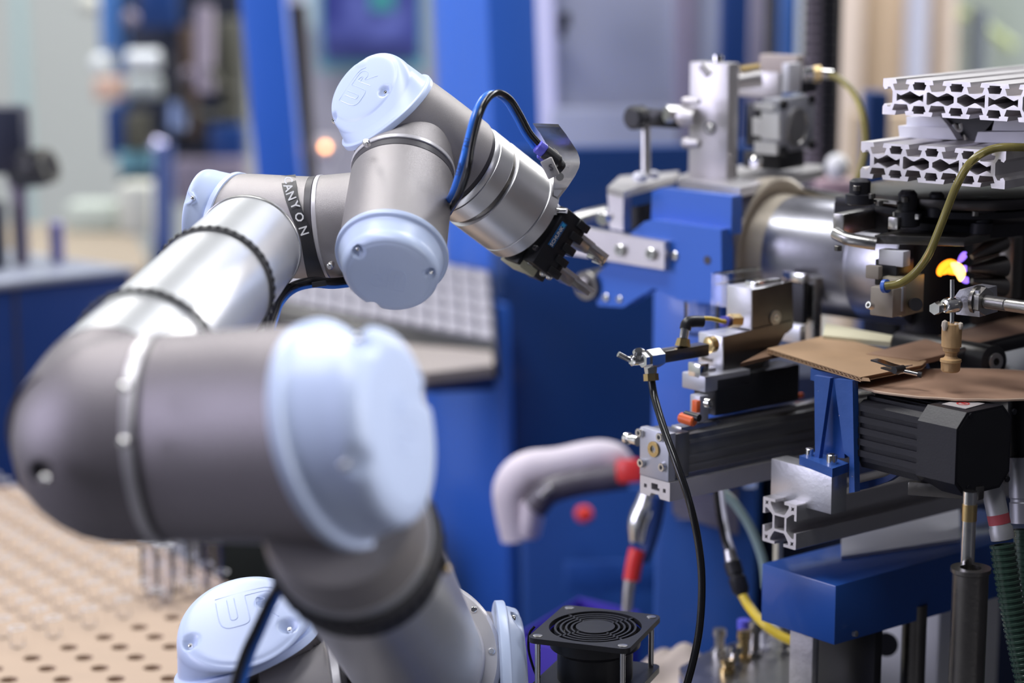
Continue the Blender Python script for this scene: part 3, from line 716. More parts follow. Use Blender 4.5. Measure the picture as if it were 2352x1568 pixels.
part('edge_tape', MB().tube([dc-Z*.0008+V((math.cos(2*math.pi*i/N)*dr*wv_[i]*.985, math.sin(2*math.pi*i/N)*dr*wv_[i]*.625, 0)) for i in list(range(N))+[0]], .0011, 6, 1, False), mat('pale_tape', (.5, .36, .27), .6), dk)
c3_ = FP([(1990, 812), (2352, 722), (2440, 745), (2110, 828)], V((0, 0, zc+.004)), Z)
mb = MB(); prism(mb, c3_, -Z*.004)
solo('cardboard_strip', mb, m_disc, 'long stained cardboard strip running right behind the amber wax piece', 'cardboard', smooth=False)
c4_ = FP([(1890, 770), (1895, 742), (2050, 770), (2045, 785)], V((0, 0, zc+.006)), Z)
mb = MB(); prism(mb, c4_, -Z*.004)
solo('foam_strip', mb, mat('cream_foam', (.66, .62, .45), .8), 'cream foam strip behind the corrugated cardboard sheet', 'strip', smooth=False)
# spring clip
cl_ = thing('spring_clip', 'small chrome spring clip gripping the cardboard sheet edge', 'clip', P(2065, 860, 1.63))
def pb(pix, w_, t_, d):
    """bent strip along pixels"""
    mb = MB(); pts = [P(x, y, d) for x, y in pix]; s = []
    for p in pts: s += [p+v1*w_/2, p-v1*w_/2, p-v1*w_/2-Z*t_, p+v1*w_/2-Z*t_]
    fs = [(0, 1, 2, 3)]; n = len(pts)
    for i in range(n-1):
        for k in range(4): fs.append((4*i+k, 4*i+(k+1) % 4, 4*i+4+(k+1) % 4, 4*i+4+k))
    fs.append((4*n-1, 4*n-2, 4*n-3, 4*n-4)); return mb.add(s, fs)
part('upper_jaw', pb([(2008, 824), (2022, 828), (2045, 836), (2068, 842), (2088, 838)], .008, .0012, 1.615), M['chrome'], cl_)
part('lower_jaw', pb([(2030, 842), (2052, 849), (2068, 856), (2082, 848)], .007, .001, 1.612), M['steel'], cl_)
part('pivot', MB().cyl(P(2064, 848, 1.61)-v1*.005, P(2064, 848, 1.61)+v1*.005, .0028, None, 14), M['black'], cl_)
part('handle', MB().tube([P(2076, 852, 1.612), P(2095, 856, 1.61), P(2112, 860, 1.608)], .0017, 12, 3), M['chrome'], cl_)
part('rubber_tip', MB().cyl(P(2108, 859, 1.608), P(2117, 861, 1.607), .0023, None, 14), M['rubber'], cl_)
# roller
rl = thing('belt_roller', 'black roller with a grey hub under the stained cardboard strip', 'roller', P(2285, 862, 1.72))
ra_ = D(2285, 830, -10, 50)
part('drum', MB().lathe(P(2285, 830, 1.70), -ra_, [(0, .010), (.001, .0125), (.12, .0125)], 32), M['black'], rl)
part('hub', MB().ring(P(2285, 830, 1.70), ra_, .003, .0068, .002, 28), M['steel'], rl)
part('carrier_arm', MB().tube([P(2130, 838, 1.72), P(2210, 815, 1.72), P(2290, 795, 1.72), P(2400, 770, 1.74)], .006, 10, 3), M['black'], rl)
# ================================================================ linear actuator
mb, A, tu, tv, h = cb(1536, 996, 1.668, 1469, 1586, 1108, u1, v1, .001)
ac = thing('linear_actuator', 'grey pneumatic linear slide with four screws on its end plate', 'linear slide', A-Z*h)
m_plate = mat('grey_anodised_plate', (.50, .51, .57), .42, .6, .04, 60)
m_gx = mat('dark_grey_extrusion', (.20, .20, .205), .38, .7, .06, 40)
part('end_plate', MB().box(A, -u1*tu, v1*.008, -Z*h, .0012), m_plate, ac)
part('end_cap', MB().box(A+v1*.008-u1*.0008-Z*.0015, -u1*(tu-.0016), v1*(tv-.008), -Z*(h-.003), .0008), m_gx, ac)
B = A+v1*tv-u1*.002-Z*.004; L = .40
part('slide_body', MB().box(B, -u1*(tu-.004), v1*L, -Z*(h*.80), .001), m_gx, ac)
for k in (.12, .42, .62):
    part('slot_rib', MB().box(B+u1*.0012-Z*h*k, -u1*.003, v1*L, -Z*h*.07, .0003), m_gx, ac)
part('slide_rail', MB().box(B-u1*tu*.25+Z*.004, -u1*tu*.35, v1*L, -Z*.008, .0008), M['steel'], ac)
# lower cut profile with holes
Ad = A-Z*h+u1*.002; hd_ = leny(Ad, -Z, 1152); wd_ = tu*1.02
def sq(cx, cy, e): return [(cx-e, cy-e), (cx+e, cy-e), (cx+e, cy+e), (cx-e, cy+e)]
loops = [[(-wd_/2, -hd_), (-wd_*.18, -hd_), (-wd_*.12, -hd_*.8), (wd_*.12, -hd_*.8), (wd_*.18, -hd_), (wd_/2, -hd_), (wd_/2, 0), (-wd_/2, 0)], sq(-wd_*.32, -hd_*.5, .0016), sq(wd_*.32, -hd_*.5, .0016),
         [(-wd_*.12, -hd_*.25), (wd_*.10, -hd_*.25), (wd_*.10, -hd_*.45), (wd_*.16, -hd_*.45), (wd_*.16, -hd_*.6), (-wd_*.12, -hd_*.6)]]
part('base_profile', MB().poly(loops, Ad-u1*wd_/2, u1, Z, v1*.5), m_prof, ac, 'pale cut aluminium base profile', smooth=False)
nf = -v1
pf = A
for (x, y) in ((1472, 993), (1519, 1003), (1476, 1062), (1524, 1072)):
    q = on_plane(x, y, A, v1); bolt(q, nf, .0036, ac, name='cross_screw', h=.7)
q = on_plane(1503, 1031, A, v1)
part('plug_ring', MB().ring(q-v1*.0005, nf, .0030, .0062, .0012, 28), M['brass'], ac)
part('plug', MB().lathe(q, nf, [(-.002, .0045), (.0006, .0045), (.0006, .0012), (-.001, .0012)], 20), M['steel'], ac)
q = on_plane(1462, 1012, A+v1*.006, v1); fd = -u1
part('air_fitting', MB().lathe(q+u1*.002, fd, [(0, .0042), (.006, .0042), (.0065, .0032), (.010, .0032), (.0105, .0048), (.014, .0048), (.0145, .003), (.017, .002)], 16), M['chrome'], ac)
# ================================================================ slide carriage
mb, A2, tu2, tv2, h2 = cb(1620, 868, 1.70, 1566, 1830, 925, u1, v1, .0012)
car = thing('slide_carriage', 'black slide carriage with orange end stops riding on the linear slide', 'carriage', A2-Z*.03)
m_cb = mat('black_carriage_metal', (.035, .036, .042), .4, .5, .08, 30)
part('carriage_body', MB().box(A2+v1*.012-Z*.002, -u1*tu2*.96, v1*(lenx(A2, v1, 1838)-.012), -Z*leny(A2, -Z, 955), .0015), m_cb, car)
part('top_plate', MB().box(A2+Z*.001, -u1*tu2, v1*.05, -Z*leny(A2, -Z, 905), .001), m_plate, car, 'grey end plate')
part('inner_jaw', MB().box(A2+Z*.010-u1*.006, -u1*.014, v1*.010, -Z*.012, .001), M['chrome'], car)
q = A2-v1*.001-Z*h2*.25
e_ = MB().box(P(1608, 910, 1.695), -u1*.0115, v1*.010, -Z*.021, .001); ep = part('end_stop', e_, m_plate, car)
part('orange_insert', MB().box(P(1601, 921, 1.692), -u1*.006, v1*.004, -Z*.0095, .0006), M['orange'], car, 'orange plastic insert')
part('orange_roller', MB().cyl(P(1562, 958, 1.690), P(1596, 968, 1.680), .0042, None, 20, .001), M['orange'], car, 'orange plastic roller stop')
part('black_roller_band', MB().cyl(P(1574, 951, 1.688), P(1606, 960, 1.678), .003, None, 16), M['black'], car)
bolt(P(1626, 925, 1.686), D(1626, 925, -10, 40), .0038, car, h=.8)
bolt(P(1806, 884, 1.79), D(1806, 884, -10, 40), .0022, car, h=.4)
part('orange_tab', MB().cbox(P(1836, 908, 1.80), u1*.003, v1*.008, Z*.004, .0005), M['orange'], car)
# ================================================================ aluminium holder stack
hs = thing('holder_stack', 'stack of milled aluminium blocks behind the brass needle valve', 'block', P(1650, 860, 1.74))
m_mill = mat('bright_milled_aluminium', (.70, .70, .76), .36, .7, .05, 50, .1, 300)
mb, A3, *_r = cb(1727, 664, 1.735, 1669, 1820, 757, u1, v1, .001); part('upper_block', MB().box(A3, -u1*_r[0], v1*_r[1], -Z*_r[2], .001), m_mill, hs)
side = MB(); prism(side, FP([(1728, 668), (1820, 645), (1822, 752), (1808, 765), (1740, 775), (1728, 756)], A3+u1*.0006, u1), -u1*.001); part('shaded_side', side, M['dsteel'], hs, 'block side face, its shade put into a dark colour')  # dark sheet paints the shade on the aluminium block's right face
q = on_plane(1780, 729, A3+u1*.0008, u1); part('washer', MB().ring(q, u1, .002, .0062, .0012, 28), M['steel'], hs); bolt(q, u1, .003, hs, h=.5)
part('top_insert', MB().box(A3-u1*_r[0]*.2+v1*.01+Z*.004, -u1*.012, v1*.03, -Z*.005, .001), M['chrome'], hs)
mb, A4, a4, b4, c4 = cb(1661, 773, 1.72, 1604, 1770, 860, u1, v1, .001); part('lower_block', MB().box(A4, -u1*a4, v1*b4, -Z*c4, .001), m_mill, hs)
side = MB(); prism(side, FP([(1662, 774), (1728, 757), (1822, 735), (1790, 790), (1745, 850), (1700, 868), (1662, 866)], A4+u1*.0006, u1), -u1*.0012); part('shaded_side', side, M['dsteel'], hs, 'block side face, its shade put into a dark colour')  # lower block's right face, its shade painted as a dark sheet too
part('block_groove', MB().box(A4-u1*a4*.4-v1*.0005-Z*c4*.62, -u1*a4*.45, v1*.002, -Z*.003, .0003), M['dsteel'], hs)
part('left_ledge', MB().box(P(1604, 850, 1.712), -u1*.012, v1*.02, -Z*.006, .0008), m_mill, hs)
st_ = thing('upright_bar', 'tall dark steel bar standing right of the milled aluminium blocks', 'bar', P(1870, 800, 1.86))
mb, *_x = cb(1872, 640, 1.84, 1845, 1890, 800, u1, v1, .0008); part('bar', mb, M['steel'], st_)
mb, *_x = cb(1846, 630, 1.835, 1796, 1860, 650, u1, v1, .0008); part('top_block', mb, M['chrome'], st_)
mb, *_x = cb(1846, 652, 1.836, 1800, 1858, 745, u1, v1, .0008); part('dark_web', mb, M['blackmetal'], st_)
mb, *_x = cb(1838, 748, 1.80, 1784, 1852, 790, u1, v1, .0008); part('foot_block', mb, m_mill, st_)
# beakers
def beaker(x, y, d, rpx, hpx, label, open_=True):
    r = rpx*s_(d); c = P(x, y, d); h = leny(c, -Z, y+hpx)
    mb = MB(); mb.lathe(c-Z*h, Z, [(0, r*.9), (.001, r), (h, r), (h+.001, r*1.04), (h+.001, r*.97), (h, r*.95), (.002, r*.95), (.0015, r*.5)], 40)
    return solo('glass_beaker', mb, M['glass'], label, 'beaker', None)
beaker(1612, 697, 1.80, 40, 70, 'clear glass cup behind the needle valve hose')
gl = solo('glass_tube', MB().lathe(P(1645, 640, 1.79), v1, [(0, .004), (.0006, .0055), (.05, .0055), (.05, .0047), (.001, .0047)], 24), M['glass'], 'clear glass tube lying above the upper aluminium block', 'tube')
acy = MB(); prism(acy, [P(1634, 628, 1.79), P(1634, 700, 1.79), P(1668, 706, 1.78), P(1668, 634, 1.78)], v1*.003)
solo('acrylic_guard', acy, M['acryl'], 'clear acrylic guard left of the upper aluminium block', 'guard', smooth=False)
# ================================================================ needle valve
nvv = thing('needle_valve', 'brass and steel needle valve with a small lever on the left of the aluminium blocks', 'valve', P(1560, 840, 1.68))
vb0 = P(1508, 815, 1.665); 
mb, A5, a5, b5, c5 = cb(1528, 806, 1.66, 1505, 1630, 834, u1, v1, .001); part('valve_body', mb, M['dsteel'], nvv)
part('brass_collar', MB().lathe(P(1626, 792, 1.71), v1, [(0, .005), (.001, .0066), (.006, .0066), (.007, .005)], 24), M['brass'], nvv)
hx = P(1506, 822, 1.655)
part('hex_gland', MB().cyl(hx+v1*.004, hx-v1*.009, .0075, None, 6, 0), M['chrome'], nvv)
part('gland_nut', MB().cyl(hx-v1*.008, hx-v1*.014, .0058, None, 6), M['chrome'], nvv)
part('cap_screw', MB().lathe(P(1468, 812, 1.65), D(1468, 812, 100, 40), [(-.004, .0045), (.002, .0048), (.0035, .003)], 18), M['chrome'], nvv)
part('cap_screw', MB().lathe(P(1456, 828, 1.65), D(1456, 828, 180, 40), [(-.004, .004), (.002, .0042), (.003, .003)], 18), M['chrome'], nvv)
part('lever', MB().tube([P(1452, 828, 1.65), P(1438, 822, 1.65), P(1420, 813, 1.648)], .0022, 12, 3), M['chrome'], nvv)
part('down_nut', MB().cyl(P(1494, 838, 1.655), P(1495, 858, 1.655), .0052, .0045, 6), M['chrome'], nvv)
part('down_nut', MB().cyl(P(1495, 858, 1.655), P(1496, 874, 1.655), .0058, None, 6), M['brass'], nvv)
part('brass_stub', MB().cyl(P(1568, 795, 1.675), P(1570, 777, 1.675), .0062, .0048, 6), M['brass'], nvv)
part('steel_stub', MB().cyl(P(1570, 778, 1.675), P(1574, 752, 1.677), .0034, None, 18), M['chrome'], nvv)
part('black_elbow', MB().tube([P(1574, 756, 1.677), P(1578, 742, 1.678), P(1592, 738, 1.68), P(1614, 738, 1.683)], .0045, 14, 4), M['black'], nvv)
pipe('short_hose', [(1612, 731, 1.684), (1635, 732, 1.70), (1660, 738, 1.715), (1676, 738, 1.73)], .0018, M['yellow'], 'short yellow green hose from the valve elbow to the upper block')
part('violet_collar', MB().cyl(P(1662, 738, 1.72), P(1676, 738, 1.73), .0045, None, 18), M['violet'], nvv)
part('brass_nut', MB().cyl(P(1674, 736, 1.722), P(1698, 736, 1.73), .0055, None, 6), M['brass'], nvv)
# long black hose, cables
pipe('drain_hose', [(1496, 870, 1.655), (1503, 910, 1.65), (1522, 975, 1.63), (1552, 1060, 1.61), (1583, 1150, 1.60), (1603, 1240, 1.60), (1612, 1330, 1.60), (1608, 1430, 1.60), (1594, 1510, 1.60), (1570, 1600, 1.60)], .0029, M['hosek'], 'long black hose hanging from the needle valve in front of the linear slide')
cb_ = thing('sensor_cable', 'sensor cable with black connector and yellow lead hanging under the linear slide', 'cable', P(1700, 1360, 1.85))
part('cable', MB().tube([P(1642, 1100, 1.85), P(1650, 1170, 1.85), P(1664, 1240, 1.85), P(1684, 1300, 1.84)], .0028, 12, 6), M['hosek'], cb_)
part('cable', MB().tube([P(1655, 1100, 1.86), P(1662, 1170, 1.86), P(1673, 1230, 1.85), P(1686, 1270, 1.85)], .0020, 12, 6), M['whitep'], cb_)
part('connector_nose', MB().cyl(P(1675, 1262, 1.84), P(1682, 1290, 1.838), .0045, .006, 18), M['steel'], cb_)
part('connector', MB().lathe(P(1680, 1288, 1.838), P(1706, 1368, 1.83)-P(1680, 1288, 1.838), [(0, .006), (.001, .0072), (.011, .0072), (.012, .0062), (.014, .0062), (.015, .0076), (.026, .0074), (.030, .005)], 20), M['black'], cb_)
part('yellow_lead', MB().tube([P(1704, 1364, 1.83), P(1722, 1395, 1.82), P(1752, 1430, 1.80), P(1790, 1458, 1.79), P(1840, 1480, 1.78)], .0040, 14, 6), M['yellow'], cb_, 'yellow cable lead')
pipe('grey_hose', [(1655, 1125, 1.90), (1690, 1160, 1.90), (1720, 1205, 1.90), (1742, 1255, 1.90), (1755, 1300, 1.90), (1760, 1350, 1.90)], .0040, mat('grey_green_hose', (.25, .34, .34), .3), 'grey green hose curving down behind the slotted rail end')
solo('slim_bar', MB().box(P(1776, 1225, 1.80), u1*.006, v1*.006, -Z*.06, .0005), mat('pale_bar', (.5, .47, .36), .5), 'pale slim bar behind the slotted rail end', 'bar')
# ================================================================ MACHINE HEAD (blue casting)
n2 = -v2
pH = P(1560, 600, 1.88)
hd = thing('blue_machine', 'blue painted machine head casting with a steel side bar and large bright spindle sleeve', 'machine head', P(1600, 700, 1.95))
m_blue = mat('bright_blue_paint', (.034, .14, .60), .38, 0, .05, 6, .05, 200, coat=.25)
part('front_casting', slab([(1452, 532), (1480, 509), (1495, 505), (1656, 528), (1658, 700), (1560, 690), (1500, 661), (1430, 706), (1372, 702), (1367, 673), (1369, 632), (1398, 603)], pH, n2, .018), m_blue, hd)
pH2 = pH+v2*.012
part('top_casting', slab([(1497, 440), (1517, 432), (1681, 452), (1679, 540), (1495, 515)], pH2, n2, .016), m_blue, hd)
pB = pH-v2*.008
part('side_bar', slab([(1262, 528), (1340, 524), (1526, 556), (1526, 620), (1300, 583), (1262, 575)], pB, n2, .009), M['msteel'], hd, 'flat steel side bar')
for (x, y) in ((1427, 573), (1498, 582)): bolt(on_plane(x, y, pB, v2), n2, .0052, hd, h=.7)
for (x, y, r) in ((1550, 587, .004), (1392, 683, .0035), (1423, 687, .003)): bolt(on_plane(x, y, pH, v2), n2, r, hd, h=.25, name='sunk_screw')
q = on_plane(1625, 597, pH, v2); part('drilled_hole', MB().ring(q, n2, .0001, .0036, .0006, 20), M['seal'], hd)
q = on_plane(1352, 655, pH, v2); part('pivot_washer', MB().lathe(q, n2, [(-.02, .0135), (.004, .0135), (.005, .0125), (.005, .007), (.008, .007), (.0085, .006)], 32), M['dsteel'], hd)
part('pivot_pin', MB().lathe(q, n2, [(.003, .0045), (.012, .0045), (.0125, .0035)], 24), M['steel'], hd)
# column under the head
mb, *_x = cb(1660, 668, 1.97, 1500, 1720, 1135, u2, v2, .002)
part('blue_column', mb, m_blue, hd)
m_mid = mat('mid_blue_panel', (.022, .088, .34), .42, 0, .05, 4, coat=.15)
bsA = P(1738, 1118, 2.03)
part('lower_base', MB().box(bsA, -azi(-8)*lenx(bsA, -azi(-8), 1505), azi(82)*.3, -Z*(bsA.z-.004), .004), m_mid, hd)
# L bracket and levers
lk = thing('lever_linkage', 'grey L shaped steel bracket carrying a vertical push rod with black rod end', 'linkage', P(1480, 500, 1.92))
part('bracket_leg', slab([(1395, 434), (1432, 441), (1431, 530), (1400, 524)], pH+v2*.004, n2, .012), M['msteel'], lk)
ztop = (on_plane(1395, 434, pH+v2*.004, v2)).z
tp = FP([(1395, 430), (1424, 404), (1560, 393), (1552, 404), (1432, 440)], V((0, 0, ztop+.002)), Z); mb = MB(); prism(mb, tp, -Z*.006); part('bracket_arm', mb, M['msteel'], lk)
part('rod', MB().cyl(P(1483, 405, 1.94), P(1483, 290, 1.94), .0042, None, 20), M['steel'], lk)
part('ball_washer', MB().lathe(P(1470, 408, 1.93), Z, [(-.004, .004), (-.002, .0066), (.002, .0068), (.005, .004)], 20), M['whitep'], lk)
part('ball_washer', MB().lathe(P(1500, 402, 1.95), Z, [(-.003, .004), (-.001, .0055), (.002, .0055), (.004, .003)], 20), M['whitep'], lk)
part('rod_end', MB().lathe(P(1463, 270, 1.93), n2, [(-.008, .007), (-.006, .0105), (.006, .0105), (.008, .008)], 28), M['black'], lk)
mb, *_x = cb(1555, 255, 1.93, 1470, 1570, 296, u2, v2, .002); part('rod_clevis', mb, M['black'], lk)
part('clevis_nut', MB().cyl(P(1530, 262, 1.93), P(1560, 264, 1.935), .0075, None, 6), M['steel'], lk)
part('shaft', MB().cyl(P(1545, 258, 1.94), P(1590, 262, 1.945), .0065, None, 24), M['msteel'], lk)
part('bolt_head', MB().lathe(P(1386, 502, 1.90), D(1386, 502, 200, 60), [(-.012, .004), (-.004, .0055), (.001, .0065), (.004, .005)], 24), M['chrome'], lk)
part('back_lever', MB().tube([P(1300, 520, 1.97), P(1345, 500, 1.97), P(1395, 488, 1.97)], .007, 14, 4), M['steel'], lk)
part('gap_shade', slab([(1440, 478), (1494, 466), (1492, 512), (1442, 530)], pH+v2*.03, n2, .02), M['black'], lk)  # black slab paints the shade in the gap behind the bracket
# spindle sleeve
cS = P(1790, 578, 1.93)
sl = thing('spindle_sleeve', 'large polished steel spindle cylinder with a wide flange at its left end', 'cylinder', cS-Z*.06)
m_slv = mat('blued_steel', (.40, .40, .45), .32, .95, .12, 10, .08, 200)
part('flange', MB().lathe(cS-u2*.016, u2, [(0, .050), (.001, .0655), (.014, .066), (.016, .064), (.014, .058), (.010, .053), (.012, .0515), (.03, .0505)], 72), mat('oily_flange_metal', (.50, .44, .36), .4, .25, .15, 20), sl, 'wide oily steel flange')
part('sleeve', MB().lathe(cS-u2*.01, u2, [(0, .0505), (.105, .0505), (.106, .0498), (.107, .0498), (.108, .0505), (.155, .0505), (.156, .045)], 72), m_slv, sl)
part('drive_body', MB().lathe(cS-u2*.07, u2, [(0, .045), (.001, .050), (.054, .050)], 48), m_blue, sl)
solo('guide_bar', MB().cyl(P(1850, 445, 1.95), P(1945, 462, 1.88), .0062, None, 18), M['chrome'], 'thin bright guide bar above the spindle cylinder', 'bar')
# ================================================================ tower plate + pneumatic unit
tw = thing('mount_tower', 'upright grey steel plate bolted on a base above the blue machine head', 'mount plate', P(1640, 430, 1.95))
pT = P(1583, 140, 1.92)
mb, AT, at_, bt_, ht_ = cb(1674, 146, 1.915, 1584, 1699, 422, u2, v2, .001); part('upright_plate', mb, M['msteel'], tw)
zb = AT.z-ht_
tp = FP([(1558, 404), (1585, 395), (1760, 372), (1886, 378), (1890, 388), (1700, 432), (1560, 412)], V((0, 0, zb+.004)), Z); mb = MB(); prism(mb, tp, -Z*.008); part('base_plate', mb, M['msteel'], tw)
nT = -v2; q = on_plane(1632, 294, AT, v2)
part('bolt_hole', MB().ring(q-v2*.0003, nT, .0035, .0060, .0006, 24), M['seal'], tw); bolt(q+v2*.002, nT, .0036, tw)
for (x, y, r) in ((1580, 232, .0035), (1572, 268, .0085), (1581, 328, .0052)): part('side_knob', MB().lathe(P(x, y, 1.915), -u2, [(-.012, r*.7), (-.002, r), (.003, r), (.006, r*.6)], 22), M['msteel'], tw)
part('tilted_screw', MB().cyl(P(1612, 150, 1.905), P(1630, 172, 1.903), .0038, .0042, 20), M['msteel'], tw)
part('top_screw', MB().cyl(P(1648, 128, 1.93), P(1649, 142, 1.93), .0045, None, 16), M['chrome'], tw)
pn = thing('pneumatic_unit', 'grey pneumatic valve block with round cover and white label right of the upright plate', 'valve unit', P(1800, 390, 1.97))
mb, AP, ap, bp_, hp_ = cb(1792, 228, 1.945, 1704, 1872, 352, u2, v2, .003)
part('valve_block', MB().box(AP, -u2*ap*.5, v2*bp_, -Z*hp_, .003), m_plate, pn)
part('coil_block', MB().box(AP-u2*ap*.5+v2*.006-Z*.006, -u2*ap*.5, v2*bp_*.8, -Z*(hp_-.010), .002), M['black'], pn)
fcs = AP+u2*.0006
part('cover_plate', MB().box(AP+v2*.002+Z*.0-Z*.001, u2*.0018, v2*(bp_-.004), -Z*(hp_-.002), .001), m_plate, pn)
q = on_plane(1830, 291, fcs+u2*.002, u2); part('round_cover', MB().lathe(q, u2, [(-.001, .0175), (.0015, .0172), (.002, .015), (.0012, .0145)], 40), M['steel'], pn)
for (x, y) in ((1800, 240), (1864, 228), (1800, 346), (1864, 332)):
    bolt(on_plane(x, y, fcs+u2*.0015, u2), u2, .0046, pn, M['black'], h=.3)
for k, (x0, y0, x1, y1) in enumerate(((1732, 236, 1776, 250), (1748, 258, 1788, 318), (1728, 270, 1750, 310), (1732, 324, 1782, 352))):
    pg_ = slab([(x0, y0), (x1, y0+4), (x1, y1+4), (x0, y1)], AP-v2*.004, n2, .004); part('label_panel', pg_, M['white'], pn, smooth=False)
mb, *_x = cb(1830, 128, 1.97, 1742, 1850, 172, u2, v2, .002); part('beige_block', mb, mat('beige_block', (.42, .36, .34), .6), pn)
mb, *_x = cb(1812, 146, 1.95, 1796, 1842, 214, u2, v2, .001); part('white_post', mb, M['whitep'], pn)
mb, *_x = cb(1790, 166, 1.98, 1694, 1800, 226, u2, v2, .002); part('grey_manifold', mb, M['msteel'], pn)
part('bright_fitting', MB().cyl(P(1694, 186, 1.95), P(1748, 178, 1.95), .0072, .0082, 20), M['msteel'], pn)
part('bright_fitting', MB().cyl(P(1700, 162, 1.95), P(1745, 156, 1.95), .0045, None, 20), M['brass'], pn)
part('hose_fitting', MB().cyl(P(1845, 172, 1.94), P(1870, 170, 1.94), .0065, None, 20), M['chrome'], pn)
part('hose_fitting', MB().cyl(P(1868, 171, 1.94), P(1886, 170, 1.94), .0075, None, 6), M['brass'], pn)
part('hose_fitting', MB().cyl(P(1886, 170, 1.94), P(1912, 172, 1.94), .0045, None, 16), M['chrome'], pn)
mb, *_x = cb(1850, 178, 1.97, 1828, 1880, 215, u2, v2, .002); part('black_clamp', mb, M['blackmetal'], pn)
mb, *_x = cb(1790, 352, 1.96, 1706, 1850, 392, u2, v2, .002); part('black_foot', mb, M['black'], pn)
part('foot_screw', MB().lathe(P(1736, 374, 1.935), D(1736, 374, 200, 60), [(-.004, .005), (.001, .0062), (.004, .004)], 20), M['chrome'], pn)
pipe('olive_hose', [(1900, 172, 1.94), (1930, 182, 1.93), (1962, 215, 1.92), (1982, 265, 1.91), (1988, 325, 1.91), (1980, 380, 1.91), (1962, 440, 1.91)], .0032, M['olive'], 'olive translucent hose looping down from the pneumatic valve block')
# ================================================================ TURRET
tu_ = thing('turret', 'dark round turret with bolted plates below the slotted aluminium profiles', 'turret', P(2150, 560, 1.76))
m_tur = mat('dark_turret_steel', (.10, .095, .10), .3, 1, .15, 20)
cT = P(2200, 432, 1.74); rT = 222*s_(1.74)
part('upper_disc', MB().lathe(cT, -Z, [(0, rT*.96), (.001, rT), (.004, rT), (.009, rT*.97), (.0095, rT*.9)], 72), m_tur, tu_)
part('lower_disc', MB().lathe(cT-Z*.010, -Z, [(0, rT*.85), (.001, rT*.93), (.006, rT*.93), (.012, rT*.8), (.022, rT*.8)], 72), M['blackmetal'], tu_)
zq = P(1935, 492, 1.70).z
pq = FP([(1914, 487), (1945, 472), (2040, 452), (2200, 470), (2330, 480), (2400, 510), (2310, 560), (2212, 572), (2010, 575), (1940, 545)], V((0, 0, zq)), Z)
mb = MB(); prism(mb, [p for p in pq], -Z*.004); 
pc_ = P(1914, 487, 1.72)
part('left_jaw', MB().box(P(1938, 492, 1.69), -u2*.010, v2*.05, -Z*.017, .001), M['steel'], tu_, 'bright left jaw block')
part('jaw_arm', MB().box(P(2030, 462, 1.72), -u2*.045, v2*.012, -Z*.007, .001).cbox(P(1985, 500, 1.74), u2*.05, v2*.01, Z*.022), M['blackmetal'], tu_)
part('lip_plate', MB().tube([P(1920, 536, 1.685), P(1945, 548, 1.675), P(1980, 555, 1.67), P(2012, 560, 1.668)], .0052, 10, 4), M['steel'], tu_)
mb, *_x = cb(2216, 545, 1.655, 2008, 2330, 566, azi(-12), azi(50), .0008); part('grey_plate', mb, M['dsteel'], tu_)
part('core', MB().cyl(cT-Z*.02+cF*.09, cT-Z*.155+cF*.09, rT*.34, rT*.32, 40), M['blackmetal'], tu_)
for (x, y, r, hh_) in ((1975, 440, .011, .02), (2084, 478, .010, .028), (2150, 470, .008, .02), (2255, 470, .012, .012), (2255, 505, .009, .022)):
    c = P(x, y, 1.68); part('clamp_knob', MB().lathe(c-Z*hh_/2, Z, [(0, r*.8), (.001, r), (hh_*.4, r), (hh_*.45, r*.75), (hh_*.9, r*.75), (hh_, r*.5)], 20), M['blackmetal'], tu_)
for (x, y) in ((1968, 434), (2002, 452), (2078, 460), (2240, 492), (1925, 572), (2020, 468)): bolt(P(x, y, 1.672), Z, .0030, tu_, M['dsteel'], h=.8)
mb, *_x = cb(2205, 455, 1.70, 2180, 2222, 500, u2, v2, .001); part('blue_key', mb, m_blue, tu_)
for (x0, y0, x1, y1) in ((1990, 462, 2060, 470), (2050, 492, 2110, 505), (2040, 500, 2062, 528)):
    mb, *_x = cb(x1, y0, 1.67, x0, x1+8, y1, u2, v2, .0006); part('bright_shim', mb, M['steel'], tu_)
# rear dark machine body right of the sleeve
rb_ = thing('rear_machine', 'dark machine body filling the space behind the flame', 'machine body', P(2250, 900, 1.98))
mb, *_x = cb(2060, 560, 2.00, 1985, 2500, 800, u2, v2, .002); part('dark_housing', mb, M['black'], rb_)
mb, *_x = cb(2330, 440, 1.84, 2240, 2440, 760, u2, v2, .002); part('right_housing', mb, mat('brown_black_metal', (.045, .030, .026), .5, .3), rb_)
# white and cream blocks with the blue collar
tb = thing('tool_block', 'white and cream tool block with a blue hose collar at the spindle end', 'block', P(2060, 730, 1.66))
mb, *_x = cb(2075, 578, 1.66, 2018, 2092, 614, u2, v2, .0008); part('white_block', mb, M['whitep'], tb)
mb, *_x = cb(2018, 612, 1.662, 1988, 2028, 642, u2, v2, .0008); part('beige_block', mb, mat('tan_block', (.34, .30, .26), .6), tb)
mb, *_x = cb(2074, 640, 1.655, 2026, 2124, 728, u2, v2, .0010); part('cream_block', mb, mat('cream_block', (.40, .36, .27), .45, .3), tb)
mb, *_x = cb(2074, 655, 1.652, 2052, 2078, 716, u2, v2, .0008); part('front_plate', mb, m_plate, tb)
mb, *_x = cb(2060, 600, 1.665, 2010, 2100, 660, u2, v2, .001); part('black_mount', mb, M['black'], tb)
part('collar', MB().lathe(P(2028, 657, 1.645), D(2028, 657, 0, 35), [(0, .004), (.0008, .0052), (.004, .0052), (.0048, .0034)], 28), mat('blue_collar', (.05, .14, .55), .35), tb, 'blue push fitting collar')
part('lower_block', MB().cbox(P(2040, 690, 1.66), u2*.02, v2*.02, Z*.022, .001), bpy.data.materials['tan_block'], tb)
